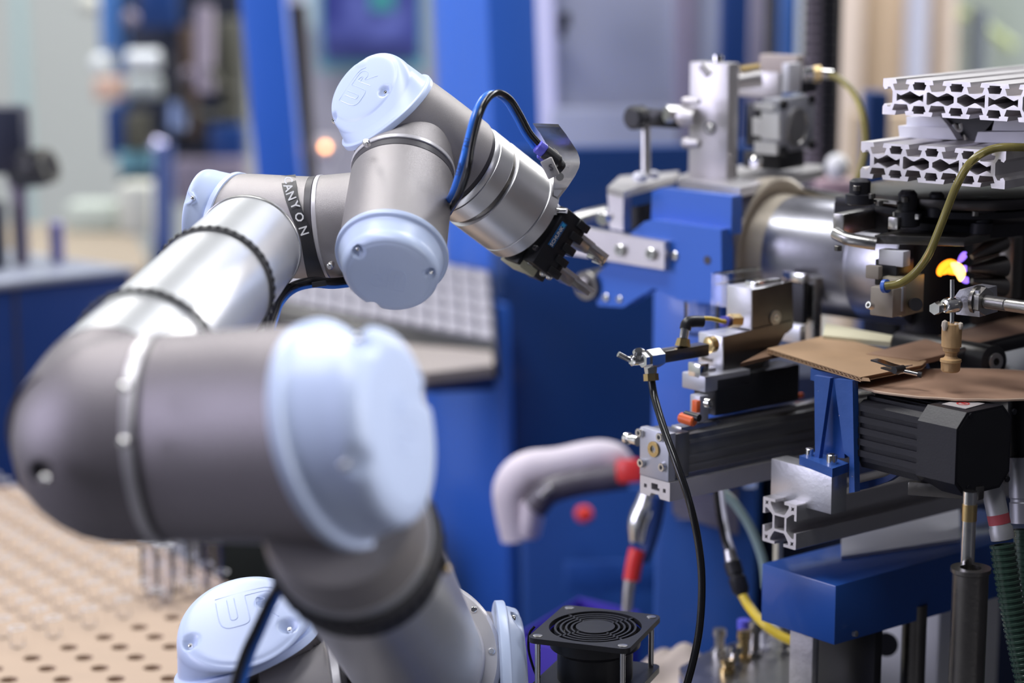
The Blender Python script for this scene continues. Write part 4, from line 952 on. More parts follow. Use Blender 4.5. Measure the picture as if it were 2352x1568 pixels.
bolt(P(2000, 702, 1.65), D(2000, 702, 160, 50), .003, tb); part('round_boss', MB().cyl(P(2100, 698, 1.665), P(2104, 699, 1.65), .005, None, 20), M['black'], tb)
pipe('olive_hose', [(2034, 657, 1.64), (2068, 650, 1.635), (2102, 626, 1.63), (2132, 585, 1.625), (2155, 532, 1.62), (2176, 478, 1.615), (2200, 420, 1.605), (2232, 370, 1.60), (2280, 342, 1.60), (2340, 338, 1.60), (2420, 345, 1.62)], .0031, M['olive'], 'olive translucent hose curving up in front of the lower slotted profile')
# ================================================================ SLOTTED PROFILES
def longprof(N, p, H):
    """outline and cavities of a wide T-slot profile, x 0..N*p, y 0..H"""
    W = N*p; q = []; 
    def slot_b(c, y0, sgn):
        o, i_ = .15*p, .23*p; l = .12*H; dp = .31*H
        return [(c-o, y0), (c-o*.8, y0+sgn*l), (c-i_, y0+sgn*l*1.1), (c-i_*.75, y0+sgn*dp), (c+i_*.75, y0+sgn*dp), (c+i_, y0+sgn*l*1.1), (c+o*.8, y0+sgn*l), (c+o, y0)]
    q.append((0, 0))
    for k in range(N): q += slot_b((k+.5)*p, 0, 1)
    q.append((W, 0))
    q += [(W, .22*H), (W-.05*p, .30*H), (W-.13*p, .27*H), (W-.13*p, .22*H), (W-.2*p, .22*H), (W-.27*p, .34*H), (W-.27*p, .66*H), (W-.2*p, .78*H), (W-.13*p, .78*H), (W-.13*p, .73*H), (W-.05*p, .70*H), (W, .78*H)]
    q.append((W, H))
    for k in range(N-1, -1, -1): q += slot_b((k+.5)*p, H, -1)[::-1]
    q.append((0, H))
    q += [(0, .78*H), (.05*p, .70*H), (.13*p, .73*H), (.13*p, .78*H), (.2*p, .78*H), (.27*p, .66*H), (.27*p, .34*H), (.2*p, .22*H), (.13*p, .22*H), (.13*p, .27*H), (.05*p, .30*H), (0, .22*H)]
    loops = [q]
    for k in range(1, N):
        for y0, sg in ((.06*H, 1), (.94*H, -1)):
            c = k*p; a = .14*p
            loops.append([(c-a, y0), (c+a, y0), (c+a, y0+sg*.05*H), (c+a*1.35, y0+sg*.07*H), (c+a, y0+sg*.22*H), (c-a, y0+sg*.22*H), (c-a*1.35, y0+sg*.07*H), (c-a, y0+sg*.05*H)])
    webs = [.34]
    x = .34
    while x+.86 < N-.3: x += .82; webs.append(x)
    webs[-1:] = [webs[-1]] if webs[-1] < N-.6 else []
    webs.append(N-.34)
    def hh(x):
        f = abs(((x+.25) % .5)-.25)/.25          # 0 at slots and flanges, 1 between
        return (.05+.135*f)*H
    for a, b in zip(webs[:-1], webs[1:]):
        a += .045; b -= .045; n = 14; xs = [a+(b-a)*i/n for i in range(n+1)]
        loops.append([(xx*p, .5*H-hh(xx)) for xx in xs]+[(xx*p, .5*H+hh(xx)) for xx in xs[::-1]])
    return loops
m_cut = mat('sawn_aluminium_profile', (.80, .77, .78), .42, .75, .05, 60, .5, 60, (1, 1, 1))
def wideprof(x, y, d, xr, yb, N, label, L):
    """left upper corner of the cut face"""
    A = P(x, y, d); W = lenx(A, u2, xr); H = leny(A, -Z, yb)
    mb = MB().poly([[(a, b) for a, b in lp] for lp in longprof(N, W/N, H)], A-Z*H, u2, Z, v2*L)
    return solo('wide_slotted_profile', mb, m_cut, label, 'profile', smooth=False), A, W, H
o1, AL, WL, HL = wideprof(1978, 325, 1.675, 2311, 408, 4, 'lower wide slotted aluminium profile lying on the dark turret disc', .36)
o2, AU, WU, HU = wideprof(2029, 180, 1.665, 2375, 262, 4, 'upper wide slotted aluminium profile with bright sawn end at the top right', .45)
sb = thing('spacer_block', 'black spacer with white painted wedge plates between the two slotted profiles', 'spacer', (AL+AU)/2+u2*.06)
zL = AL.z
def hp(pix, z, t, m, nm):
    mb = MB(); prism(mb, FP(pix, V((0, 0, z)), Z), -Z*t); part(nm, mb, m, sb)
gap = (AU.z-HU)-zL
pS = P(2175, 290, 1.69)
part('white_plate', slab([(2082, 268), (2160, 268), (2180, 292), (2082, 289)], pS, n2, .05), M['whitep'], sb)
part('white_plate', slab([(2063, 289), (2180, 293), (2198, 321), (2066, 316)], pS-v2*.004, n2, .06), M['whitep'], sb)
part('white_plate', slab([(2284, 276), (2400, 270), (2400, 301), (2278, 300)], pS, n2, .05), M['whitep'], sb)
part('white_plate', slab([(2246, 303), (2400, 302), (2400, 330), (2238, 327)], pS-v2*.004, n2, .06), M['whitep'], sb)
part('black_core', slab([(2165, 264), (2290, 268), (2244, 322), (2200, 322)], pS+v2*.006, n2, .04), M['black'], sb)
part('hook', MB().tube([P(2190, 285, 1.69), P(2198, 300, 1.69), P(2208, 298, 1.69), P(2206, 284, 1.69)], .0022, 10, 4), M['chrome'], sb)
part('cone_screw', MB().cyl(P(2220, 322, 1.69), P(2214, 300, 1.69), .004, .001, 14), M['steel'], sb)
# ================================================================ FLAME and burner
bn = thing('gas_burner', 'dark gas burner with three angled grey nozzles right of the flame', 'burner', P(2275, 680, 1.725))
for (x0, y0, x1, y1, r) in ((2232, 590, 2300, 552, .009), (2226, 618, 2305, 612, .009), (2232, 645, 2305, 660, .008)):
    a_, b_ = P(x0, y0, 1.710), P(x1, y1, 1.725); part('nozzle', MB().lathe(a_, b_-a_, [(0, .002), (.001, .0028), ((b_-a_).length*.9, r), ((b_-a_).length, r)], 20), M['dsteel'], bn)
mb, *_x = cb(2330, 545, 1.77, 2296, 2352, 690, u2, v2, .002); part('burner_body', mb, M['dsteel'], bn)
def emis(name, col, s):
    m = bpy.data.materials.new(name); m.use_nodes = True; n = m.node_tree.nodes; l = m.node_tree.links; n.remove(n['Principled BSDF'])
    e = n.new('ShaderNodeEmission'); e.inputs[1].default_value = s
    lw = n.new('ShaderNodeLayerWeight'); lw.inputs[0].default_value = .35; rp = n.new('ShaderNodeValToRGB')
    rp.color_ramp.elements[0].color = tuple(col[0])+(1,); rp.color_ramp.elements[1].color = tuple(col[1])+(1,)
    l.new(lw.outputs['Facing'], rp.inputs[0]); l.new(rp.outputs[0], e.inputs[0])
    t = n.new('ShaderNodeBsdfTransparent'); mx = n.new('ShaderNodeMixShader'); l.new(lw.outputs['Facing'], mx.inputs[0])
    l.new(e.outputs[0], mx.inputs[1]); l.new(t.outputs[0], mx.inputs[2]); l.new(mx.outputs[0], n['Material Output'].inputs[0]); return m
# flame
fm = thing('flame', 'small orange gas flame with violet jets above the amber wax piece', 'flame', P(2190, 645, 1.700))
m_fo = emis('orange_flame', ((1, .36, .02), (1, .10, .0)), 2.6); m_fc = emis('flame_core', ((1, .72, .22), (1, .4, .04)), 3.0); m_fv = emis('violet_flame', ((.36, .20, 1), (.2, .08, 1)), 1.6)
def blob(pts, rr): 
    mb = MB(); mb.tube([P(*q) for q in pts], lambda t: max(.0004, rr*math.sin(math.pi*min(1, max(0, t*.94+.03)))**.7), 16, 5); return mb
part('orange_tongue', blob([(2198, 602, 1.705), (2182, 602, 1.700), (2166, 612, 1.700), (2158, 626, 1.700), (2162, 634, 1.700)], .0034), m_fo, fm)
part('orange_tongue', blob([(2162, 630, 1.703), (2176, 620, 1.703), (2196, 622, 1.700), (2208, 628, 1.700)], .0040), m_fo, fm)
part('flame_core', blob([(2184, 604, 1.697), (2198, 614, 1.695), (2206, 628, 1.695), (2206, 646, 1.697)], .0048), m_fc, fm)
for (x0, y0, x1, y1) in ((2200, 604, 2216, 584), (2206, 620, 2219, 616), (2204, 640, 2223, 644)): part('violet_jet', blob([(x0, y0, 1.701), ((x0+x1)/2, (y0+y1)/2, 1.701), (x1, y1, 1.701), (x1+2, y1, 1.701)], .0030), m_fv, fm)
# ================================================================ CLAMP with wax piece
ck = thing('rod_clamp', 'silver rod clamp with set screw holding a thin pin above the wax piece', 'clamp', P(2220, 730, 1.60))
m_cl = mat('worn_aluminium', (.50, .50, .56), .38, .75, .15, 90, .3, 500)
pk = P(2225, 695, 1.598); nk = azi(232)
part('clamp_block', slab([(2204, 665), (2214, 663), (2248, 668), (2250, 728), (2196, 722), (2190, 700), (2192, 682)], pk, -azi(52), .03), m_cl, ck)
rd = azi(-34)
q0 = on_plane(2262, 690, pk+rd*.012, V((0, 1, 0)))
rod0 = P(2262, 692, 1.597); rdir = (P(2352, 705, 1.572)-rod0).normalized()
part('hex_nut', MB().cyl(rod0-rdir*.004, rod0+rdir*.001, .0105, None, 6), M['steel'], ck)
part('washer', MB().cyl(rod0-rdir*.007, rod0-rdir*.004, .0112, None, 28), M['dsteel'], ck)
rdm = MB(); pr = []; 
for i in range(26): pr += [(i*.00075, .0050), (i*.00075+.0004, .0043)]
pr += [(.0205, .0048), (.14, .0048)]
part('threaded_rod', rdm.lathe(rod0, rdir, pr, 24), M['steel'], ck)
b0 = P(2170, 702, 1.588); bx = (P(2212, 698, 1.60)-b0).normalized()
part('sleeve', MB().lathe(b0, bx, [(-.001, .0028), (0, .0048), (.002, .0057), (.013, .0057), (.014, .0050)], 28), M['chrome'], ck)
part('thumb_screw', MB().cyl(P(2146, 709, 1.583), P(2156, 706, 1.588), .0046, .0050, 6), M['chrome'], ck)
part('screw_shaft', MB().cyl(P(2152, 707, 1.586), P(2172, 702, 1.590), .0022, None, 14), M['brass'], ck)
wp = P(2187, 742, 1.592)
pin = MB(); pin.cyl(P(2187, 642, 1.592), wp-Z*.006, .0017, None, 16)
part('pin', pin, M['chrome'], ck, 'thin threaded pin')
wx = thing('wax_piece', 'amber wax piece with a narrow waist hanging from the thin pin', 'wax piece', P(2188, 852, 1.592))
H_ = leny(wp, -Z, 853); rw = 23*s_(1.592)
pr = [(0, rw*.95), (.0004, rw), (H_*.30, rw*.98), (H_*.48, rw*.97), (H_*.50, rw*.84), (H_*.57, rw*.80), (H_*.60, rw*.60), (H_*.67, rw*.56), (H_*.72, rw*.72), (H_*.74, rw*1.04), (H_*.79, rw*1.06), (H_*.81, rw*.97), (H_*.97, rw*.93), (H_, rw*.80)]
mb = MB(); mb.lathe(wp, -Z, pr, 36)
for i, p in enumerate(mb.v):
    k = 1+.02*math.sin(i*2.3)+.015*math.sin(i*.7); c = wp.copy(); c.z = p.z; mb.v[i] = c+(p-c)*k
part('wax_body', mb, M['wax'], wx)
for (x, y, r, h_) in ((2170, 744, .0026, .006), (2206, 746, .0022, .004), (2196, 744, .0015, .002)):
    part('wax_chip', MB().lathe(P(x, y, 1.587), Z, [(-h_*.8, r*.5), (-h_*.2, r), (h_*.3, r*.8), (h_*.5, r*.2)], 8), mat('pale_wax', (.75, .66, .55), .4), wx)
# ================================================================ lower right: cylinders, hoses, plates
hc = thing('lift_cylinder', 'dark steel lift cylinder with bright piston rod at the right edge', 'cylinder', V((P(2222, 1500, 1.55).x, P(2222, 1500, 1.55).y, .62)))
hx_, hy_ = hc.location.x, hc.location.y
ct = P(2222, 1292, 1.55); cb_z = hc.location.z
part('barrel', MB().lathe(V((hx_, hy_, cb_z)), Z, [(0, .0125), (ct.z-cb_z-.004, .0128), (ct.z-cb_z-.003, .0142), (ct.z-cb_z, .0142), (ct.z-cb_z, .0075), (ct.z-cb_z-.01, .0075)], 40), M['dsteel'], hc)
rt = P(2222, 1120, 1.55)
part('piston_rod', MB().cyl(V((ct.x, ct.y, ct.z-.02)), V((ct.x, ct.y, rt.z)), .0050, None, 28), M['chrome'], hc)
part('brass_ring', MB().cyl(V((ct.x, ct.y, P(2222, 1190, 1.55).z)), V((ct.x, ct.y, P(2222, 1150, 1.55).z)), .0054, None, 28), M['brass'], hc)
mb, *_x = cb(2248, 1118, 1.57, 2085, 2262, 1150, azi(-18), v1, .001); part('cross_plate', mb, M['dsteel'], hc)
h2_ = P(2102, 1385, 1.735)
solo('guide_column', MB().lathe(V((h2_.x, h2_.y, .62)), Z, [(0, .0098), (h2_.z-.62, .0098)], 32), M['dsteel'], 'dark steel guide column below the blue housing', 'column')
mb, A_, *_x = cb(2012, 1400, 1.70, 1882, 2030, 1640, u1, v1, .001); solo('black_drive_box', mb, M['black'], 'black ribbed drive box under the blue housing', 'box')
mb, A_, *_x = cb(1868, 1425, 1.70, 1815, 1880, 1640, u1, v1, .001); solo('support_post', mb, mat('cast_pale_metal', (.60, .58, .58), .6, .4, .25, 90, .4, 300), 'pale rough metal post under the left end of the blue housing', 'post')
wpz = thing('plastic_sheet', 'white plastic panel seen below the blue housing', 'panel', P(2090, 1560, 1.9))
mb, *_x = cb(2160, 1395, 1.88, 2005, 2300, 1640, azi(-20), v1, .002); part('panel', mb, M['white'], wpz)
part('black_plug', MB().cyl(P(2026, 1476, 1.86), P(2036, 1480, 1.83), .010, None, 20), M['black'], wpz)
def corr(name, pts, r, m, label, ns=40):
    mb = MB(); pts = [P(*q) for q in pts]; mb.tube(pts, r, 18, 6, False)
    t = thing(name, label, 'hose', pts[-1]); part('hose_wall', mb, m, t)
    # corrugation rings
    q = []; tot = []
    core = MB(); 
    for i in range(len(pts)-1):
        n = max(2, int((pts[i+1]-pts[i]).length/.0042))
        for k in range(n): q.append((pts[i].lerp(pts[i+1], k/n), (pts[i+1]-pts[i]).normalized()))
    g = MB()
    for p, d_ in q: g.ring(p, d_, r*.7, r*1.12, .0022, 20)
    part('corrugation', g, m, t, 'row of raised rings', kind='stuff'); return t
m_gh = mat('dark_green_hose', (.035, .07, .05), .22, 0, .1, 40, coat=.4)
corr('corrugated_hose', [(2302, 1250, 1.60), (2312, 1320, 1.60), (2326, 1400, 1.60), (2342, 1480, 1.60), (2362, 1570, 1.60), (2380, 1650, 1.60)], .0085, m_gh, 'dark green corrugated hose hanging at the lower right edge')
corr('corrugated_hose', [(2350, 1215, 1.64), (2352, 1290, 1.64), (2356, 1370, 1.64), (2370, 1450, 1.64)], .0075, m_gh, 'second dark green corrugated hose cut off by the right edge')
cn = thing('hose_connector', 'grey cable connector with a red patch above the corrugated hose', 'connector', P(2300, 1250, 1.60))
cd_ = P(2304, 1240, 1.60)-P(2278, 1115, 1.60)
part('body', MB().lathe(P(2278, 1115, 1.60), cd_, [(0, .0080), (cd_.length*.75, .0080), (cd_.length*.78, .0088), (cd_.length*.98, .0088), (cd_.length, .007)], 28), mat('grey_connector', (.40, .40, .42), .45, .4), cn)
part('red_patch', MB().lathe(P(2278, 1115, 1.60), cd_, [(cd_.length*.52, .0081), (cd_.length*.70, .0081)], 28, False, False), mat('dull_red_print', (.45, .08, .10), .5), cn)
c2n = thing('hose_connector', 'pale grey round connector at the right edge beside the black motor', 'connector', P(2345, 1210, 1.63))
part('body', MB().lathe(P(2346, 1050, 1.63), P(2350, 1200, 1.63)-P(2346, 1050, 1.63), [(0, .0095), (.03, .0098), (.031, .0090), (.033, .0090), (.034, .0098), (.049, .0098)], 32), mat('pale_connector', (.45, .45, .50), .4, .5), c2n)
part('black_cap', MB().cyl(P(2348, 905, 1.64), P(2348, 1050, 1.64), .0105, None, 32), M['black'], c2n)
# fitting plate at the bottom centre
fz = P(1690, 1510, 1.86).z
fp = thing('valve_plate', 'brushed steel plate with upright brass and steel fittings at the bottom edge', 'plate', P(1690, 1540, 1.86))
tp = FP([(1560, 1532), (1620, 1498), (1725, 1462), (1860, 1470), (1830, 1640), (1600, 1620)], V((0, 0, fz)), Z); mb = MB(); prism(mb, tp, -Z*.006); part('plate', mb, M['steel'], fp)
mb = MB(); prism(mb, [q-Z*.007 for q in tp], -Z*.12); part('blue_base', mb, M['paint'], fp)
for i, (x, y, h_, mm) in enumerate(((1652, 1500, .022, 'steel'), (1708, 1515, .026, 'brass'), (1733, 1505, .030, 'steel'), (1755, 1490, .024, 'whitep'), (1688, 1530, .018, 'chrome'), (1800, 1500, .030, 'steel'), (1670, 1545, .012, 'brass'))):
    c = on_plane(x, y, V((0, 0, fz)), Z)
    part('upright_fitting', MB().lathe(c, Z, [(0, .0065), (.004, .0065), (.0045, .0045), (h_*.7, .0045), (h_*.72, .006), (h_, .0055)], 6 if i % 2 else 18), M[mm], fp)
c = on_plane(1707, 1500, V((0, 0, fz)), Z); part('violet_collar', MB().cyl(c+Z*.022, c+Z*.030, .0055, None, 20), M['violet'], fp)
solo('work_light_cover', MB().lathe(P(1755, 1455, 1.92), Z, [(-.012, .012), (-.004, .016), (.004, .014), (.010, .006)], 24), M['whitep'], 'small white rounded cover behind the valve plate', 'cover')
# ================================================================ FAN
fzz = P(1365, 1440, 1.62).z; O4 = FP([(1286, 1387), (1505, 1411), (1459, 1493), (1221, 1465)], V((0, 0, fzz)), Z)
fc = sum(O4, V())/4; ex = ((O4[1]+O4[2])/2-(O4[0]+O4[3])/2); ey = ((O4[0]+O4[1])/2-(O4[3]+O4[2])/2); FW = ex.length; FH = ey.length; ex.normalize(); ey = (ey-ex*ey.dot(ex)).normalized()
fan = thing('cooling_fan', 'black axial cooling fan with round slotted guard on four standoffs', 'fan', fc-Z*.10)
def rrect(w_, h_, r, n=6):
    q = []
    for cx, cy, a0 in ((w_/2-r, h_/2-r, 0), (-w_/2+r, h_/2-r, 90), (-w_/2+r, -h_/2+r, 180), (w_/2-r, -h_/2+r, 270)):
        for i in range(n+1): a = R_(a0+90*i/n); q.append((cx+r*math.cos(a), cy+r*math.sin(a)))
    return q
def circ(r, n=64, e=1): return [(r*math.cos(2*math.pi*i/n), e*r*math.sin(2*math.pi*i/n)) for i in range(n)]
q_ = min(FW, FH); k_ = FH/FW
def el(r): return [(x, y*k_) for x, y in circ(r)]
part('frame_plate', MB().poly([rrect(FW, FH, q_*.08), el(FW*.44)], fc-Z*.004, ex, ey, Z*.004), M['black'], fan)
part('hub_cover', MB().poly([el(FW*.185)], fc-Z*.0035, ex, ey, Z*.0035), M['black'], fan)
for i in range(4):
    r = FW*(.225+.052*i); part('guard_ring', MB().poly([el(r+.0008), el(r-.0008)], fc-Z*.0035, ex, ey, Z*.003), M['black'], fan)
for i in range(4):
    a = R_(35+90*i+20); dv = ex*math.cos(a)+ey*math.sin(a)*k_; pv = Z.cross(dv).normalized()
    part('guard_spoke', MB().box(fc+dv*FW*.18-pv*.0009-Z*.0035, dv*FW*.27, pv*.0018, Z*.003), M['black'], fan, smooth=False)
part('fan_barrel', MB().loft([(fc-Z*.005, ex*FW*.44, ey*FH*.44), (fc-Z*.014, ex*FW*.43, ey*FH*.43), (fc-Z*.018, ex*FW*.36, ey*FH*.36), (fc-Z*.040, ex*FW*.36, ey*FH*.36)], 48, False), M['black'], fan)
for i in range(7):
    a = 2*math.pi*i/7; d0 = ex*math.cos(a)+ey*math.sin(a)*k_; d1 = ex*math.cos(a+.7)+ey*math.sin(a+.7)*k_
    part('fan_blade', MB().add([fc+d0*FW*.17-Z*.006, fc+d0*FW*.42-Z*.006, fc+d1*FW*.42-Z*.014, fc+d1*FW*.17-Z*.014, fc+d0*FW*.17-Z*.007, fc+d0*FW*.42-Z*.007, fc+d1*FW*.42-Z*.015, fc+d1*FW*.17-Z*.015], [(0, 1, 2, 3), (7, 6, 5, 4), (0, 4, 5, 1), (1, 5, 6, 2), (2, 6, 7, 3), (3, 7, 4, 0)]), M['black'], fan, smooth=False)
part('lower_plate', MB().poly([rrect(FW, FH, q_*.08)], fc-Z*.044, ex, ey, Z*.005), M['black'], fan)
part('motor_box', MB().cbox(fc-Z*.072, ex*FW*.8, ey*FH*.8, Z*.055, .002), M['black'], fan)
for sx in (-1, 1):
    for sy in (-1, 1):
        c = fc+ex*sx*FW*.42+ey*sy*FH*.42
        part('standoff', MB().cyl(c-Z*.040, c-Z*.004, .0021, None, 16), M['chrome'], fan)
        part('rivet', MB().lathe(c, Z, [(-.001, .0038), (.0004, .0036), (.0008, .002)], 20), M['steel'], fan)
part('wire', MB().tube([P(1228, 1438, 1.63), P(1216, 1455, 1.63), P(1214, 1490, 1.63), P(1224, 1530, 1.63), P(1236, 1560, 1.63)], .0010, 8, 5), M['hosek'], fan)
solo('fan_stand', MB().cbox(V((fc.x, fc.y, (fc.z-.10)/2)), V((.08, 0, 0)), V((0, .08, 0)), Z*(fc.z-.10), .003), M['navy'], 'navy stand carrying the cooling fan', 'stand')
# ================================================================ DRILLED BOARD with glass tubes
zB = .966
def pB_(x, y): return on_plane(x, y, V((0, 0, zB)), Z)
Rt = (pB_(545, 1351)-pB_(358, 1251)); Rt.z = 0; e0_ = pB_(358, 1251)
dirR = V((e0_.x-pB_(545, 1351).x, e0_.y-pB_(545, 1351).y, 0)).normalized()
def edge_at(y): t = (y-e0_.y)/dirR.y; return e0_.x+dirR.x*t
y0b, y1b = 1.765, pB_(60, 1118).y
c_near, c_far = edge_at(y0b), edge_at(y1b)
outer = [(-.95, y0b), (c_near, y0b), (c_far, y1b), (-.95, y1b)]
p0 = pB_(229, 1534); la = pB_(350, 1533)-p0; lb_ = pB_(193, 1510)-p0; la.z = lb_.z = 0
holes = []; tubes = []
for i in range(-48, 24):
    for j in range(-20, 30):
        p = p0+la*i+lb_*j
        if not (1.80 < p.y < y1b-.012 and -.90 < p.x < edge_at(p.y)-.016): continue
        q = p-CAM; dd = q.dot(cF); sx = 1176+FPX*q.dot(cR)/dd; sy = 784-FPX*q.dot(cU)/dd
        if sx < -70 or sy > 1640: continue
        big = sy > 1536-.33*sx
        big = big or sy > 1500
        holes.append((p.x, p.y, .0084 if big else .0030, big))
        if not big: tubes.append((p, sx, sy))
loops = [outer]+[[(x+r*math.cos(2*math.pi*k/16), y+r*math.sin(2*math.pi*k/16)) for k in range(16)] for x, y, r, b in holes]
bd = thing('drilled_board', 'pale wooden board drilled with rows of round holes at the lower left', 'board', V((-.5, 2.1, zB-.03)))
part('board_top', MB().poly(loops, V((0, 0, zB-.010)), V((1, 0, 0)), V((0, 1, 0)), Z*.010), M['wood'], bd, smooth=True, ang=30)
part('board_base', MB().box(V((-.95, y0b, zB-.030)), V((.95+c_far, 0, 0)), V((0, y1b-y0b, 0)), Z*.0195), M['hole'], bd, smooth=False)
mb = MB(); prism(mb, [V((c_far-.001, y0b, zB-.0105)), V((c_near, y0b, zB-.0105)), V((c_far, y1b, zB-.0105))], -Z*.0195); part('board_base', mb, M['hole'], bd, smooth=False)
tbl = thing('work_table', 'navy work table carrying the drilled board', 'table', V((-.5, 2.1, 0)))
part('table_top', MB().box(V((-.95, y0b, zB-.060)), V((.95+c_far-.02, 0, 0)), V((0, y1b-y0b, 0)), Z*.030), M['navy'], tbl)
for x, y in ((-.93, y0b+.02), (c_far-.08, y0b+.02), (-.93, y1b-.06), (c_far-.08, y1b-.06)): part('leg', MB().box(V((x, y, 0)), V((.04, 0, 0)), V((0, .04, 0)), Z*(zB-.060)), M['navy'], tbl)
rt_ = .0068; tmesh = wmesh('glass_tube', MB().lathe(V((0, 0, -.009)), Z, [(0, .0024), (.001, .0026), (.0095, .0026), (.011, rt_*.8), (.012, rt_), (.0185, rt_)], 18, True, False), M['faint_glass'], V((0, 0, 0)))
rm_ = MB().tube([V((math.cos(a_)*rt_, math.sin(a_)*rt_, .0190)) for a_ in [2*math.pi*q/16 for q in range(17)]], .0007, 5, 1, False)
bm_ = bmesh.new(); bm_.from_mesh(tmesh); n0_ = len(bm_.faces); v_ = [bm_.verts.new(q) for q in rm_.v]
for f in rm_.f:
    fc_ = bm_.faces.new([v_[i] for i in f]); fc_.material_index = 1; fc_.smooth = True
bm_.to_mesh(tmesh); bm_.free(); m_rim = mat('rim_glint', (.86, .88, .93), .12, .0, 0, 30, trans=.35, ior=1.3); tmesh.materials.append(m_rim)  # pale rim colour stands for the glint on clear glass
tall = [(412, 1262), (455, 1275), (492, 1290), (341, 1273), (377, 1290)]
tubes.sort(key=lambda t: -t[2]); nt = 0
for p, sx, sy in tubes:
    if not (-40 < sx < 560): continue
    if nt >= 240: break
    o = bpy.data.objects.new('glass_tube', tmesh); C.objects.link(o); o.location = p; nt += 1
    tag(o, 'small clear glass tube standing in the drilled wooden board', 'glass tube', 'glass tubes standing in the drilled board')
T2 = wmesh('tall_glass_tube', MB().lathe(V((0, 0, -.009)), Z, [(0, .0026), (.011, .0028), (.018, .0085), (.072, .0085), (.0735, .0100), (.0745, .0100), (.0745, .0085), (.0725, .0078), (.02, .0078)], 28), M['acryl'], V((0, 0, 0)))
for k, (x, y) in enumerate(tall):
    c = pB_(x+4, y+92); sc_ = 1.0 if k < 3 else .8
    t = thing('tall_glass_tube', ['tall glass tube on the board, middle of the front three beside the elbow', 'tall glass tube on the board just left of the rightmost one', 'tall glass tube on the board, rightmost of all beside the elbow', 'tall glass tube on the board, leftmost beside the elbow', 'tall glass tube on the board, second from the left beside the elbow'][k], 'glass tube', c, 'tall glass tubes beside the elbow')
    o = bpy.data.objects.new('tube_wall', T2); C.objects.link(o); o.parent = t; o.scale = (1, 1, sc_)
    r = part('rim', MB().tube([c+Z*.0740*sc_+V((math.cos(a_)*.0092, math.sin(a_)*.0092, 0)) for a_ in [2*math.pi*q/24 for q in range(25)]], .0011, 8, 1, False), m_rim, t, 'glass rim, its glint put into a pale colour')
# ================================================================ BIG BLUE CABINET behind the gripper
def leanv(a): return V((math.sin(R_(a)), 0, -math.cos(R_(a))))     # downwards, leaning right
def lbox(x, y, d, xl, xr, L, u, v, ln, bev=.003):
    A = P(x, y, d); dn = leanv(ln); tu = lenx(A, -u, xl); tv = lenx(A, v, xr)
    return MB().box(A, -u*tu, v*tv, dn*L, bev)
uc, vc = azi(-62), azi(14)
cab = thing('blue_cabinet', 'large blue machine cabinet with its lit left side and shaded front painted in two blues behind the gripper', 'cabinet', V((P(1170, 700, 2.6).x, P(1170, 700, 2.6).y, 0)))
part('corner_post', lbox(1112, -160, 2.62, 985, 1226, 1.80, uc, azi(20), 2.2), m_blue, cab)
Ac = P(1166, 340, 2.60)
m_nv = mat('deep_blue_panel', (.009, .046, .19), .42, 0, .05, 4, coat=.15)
part('front_panel', lbox(1150, 345, 2.585, 1118, 1760, 1.36, uc, azi(14), 1.6), m_nv, cab)  # deeper blue paints the shaded front of the same cabinet
part('side_panel', lbox(1150, 700, 2.58, 960, 1172, 1.2, uc, azi(14), 1.4), m_blue, cab)  # brighter blue paints the cabinet's lit side
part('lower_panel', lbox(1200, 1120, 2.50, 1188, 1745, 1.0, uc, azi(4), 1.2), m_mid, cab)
part('panel_step', lbox(1300, 1290, 2.47, 1296, 1640, .035, uc, azi(4), 1.2, .01), m_mid, cab)
part('dark_recess', lbox(1522, 1440, 2.44, 1520, 1600, .05, uc, azi(4), 1.2, .001), M['black'], cab)
part('red_lamp', MB().lathe(P(1343, 1180, 2.44), D(1343, 1180, 0, 85), [(-.03, .009), (0, .0095), (.003, .006)], 28), mat('red_signal', (.85, .05, .03), .35), cab, 'round red signal cap')
# dark gap right of lower panel
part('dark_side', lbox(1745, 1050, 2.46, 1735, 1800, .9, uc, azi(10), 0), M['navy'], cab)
# nameplate
np_ = thing('name_plate', 'grey rating plate with rows of faint lettering under the linear slide', 'name plate', P(1615, 1225, 2.03))
pp = bsA-azi(82)*.003; npn = azi(-98)
part('plate', slab([(1540, 1120), (1686, 1112), (1688, 1226), (1545, 1180)], pp, npn, .002), mat('dull_grey_plate', (.24, .23, .30), .45, .3), np_)
part('plate_rim', slab([(1672, 1108), (1694, 1108), (1696, 1228), (1674, 1226)], pp-V((0, .002, 0)), npn, .003), mat('rim_metal', (.2, .19, .24), .35, .5), np_)
for i in range(5):
    y = 1132+i*14
    part('print_line', slab([(1552, y), (1660, y+4), (1660, y+8), (1552, y+4)], pp-V((0, .001, 0)), npn, .0005), mat('plate_print', (.3, .3, .38), .5) if i == 0 else bpy.data.materials['plate_print'], np_, smooth=False)
# ---- white cupboard
wc_ = thing('white_cupboard', 'pale lilac grey cupboard door with a black keyhole behind the bent guard plate', 'cupboard', V((P(1400, 500, 3.1).x, P(1400, 500, 3.1).y, 0)))
m_lil = mat('lilac_white_paint', (.50, .50, .70), .5, 0, .03, 3)
m_gr = mat('pale_grey_door', (.42, .44, .54), .5, 0, .03, 3)
part('side_frame', lbox(1264, -200, 3.02, 1216, 1270, 1.7, azi(-60), azi(10), 1.6), m_lil, wc_)
part('door', lbox(1268, -200, 3.03, 1262, 1560, .40, azi(-60), azi(9), 1.2, .012), m_gr, wc_)
part('door_lower', lbox(1268, 250, 3.025, 1262, 1560, 1.2, azi(-60), azi(9), .6, .012), m_gr, wc_)
part('door_edge', lbox(1556, -200, 3.01, 1548, 1604, 1.5, azi(-60), azi(-8), .4), mat('mauve_grey', (.24, .21, .27), .5), wc_)
part('post', lbox(1604, -200, 3.02, 1598, 1660, 1.5, azi(-60), azi(10), .4), m_gr, wc_)
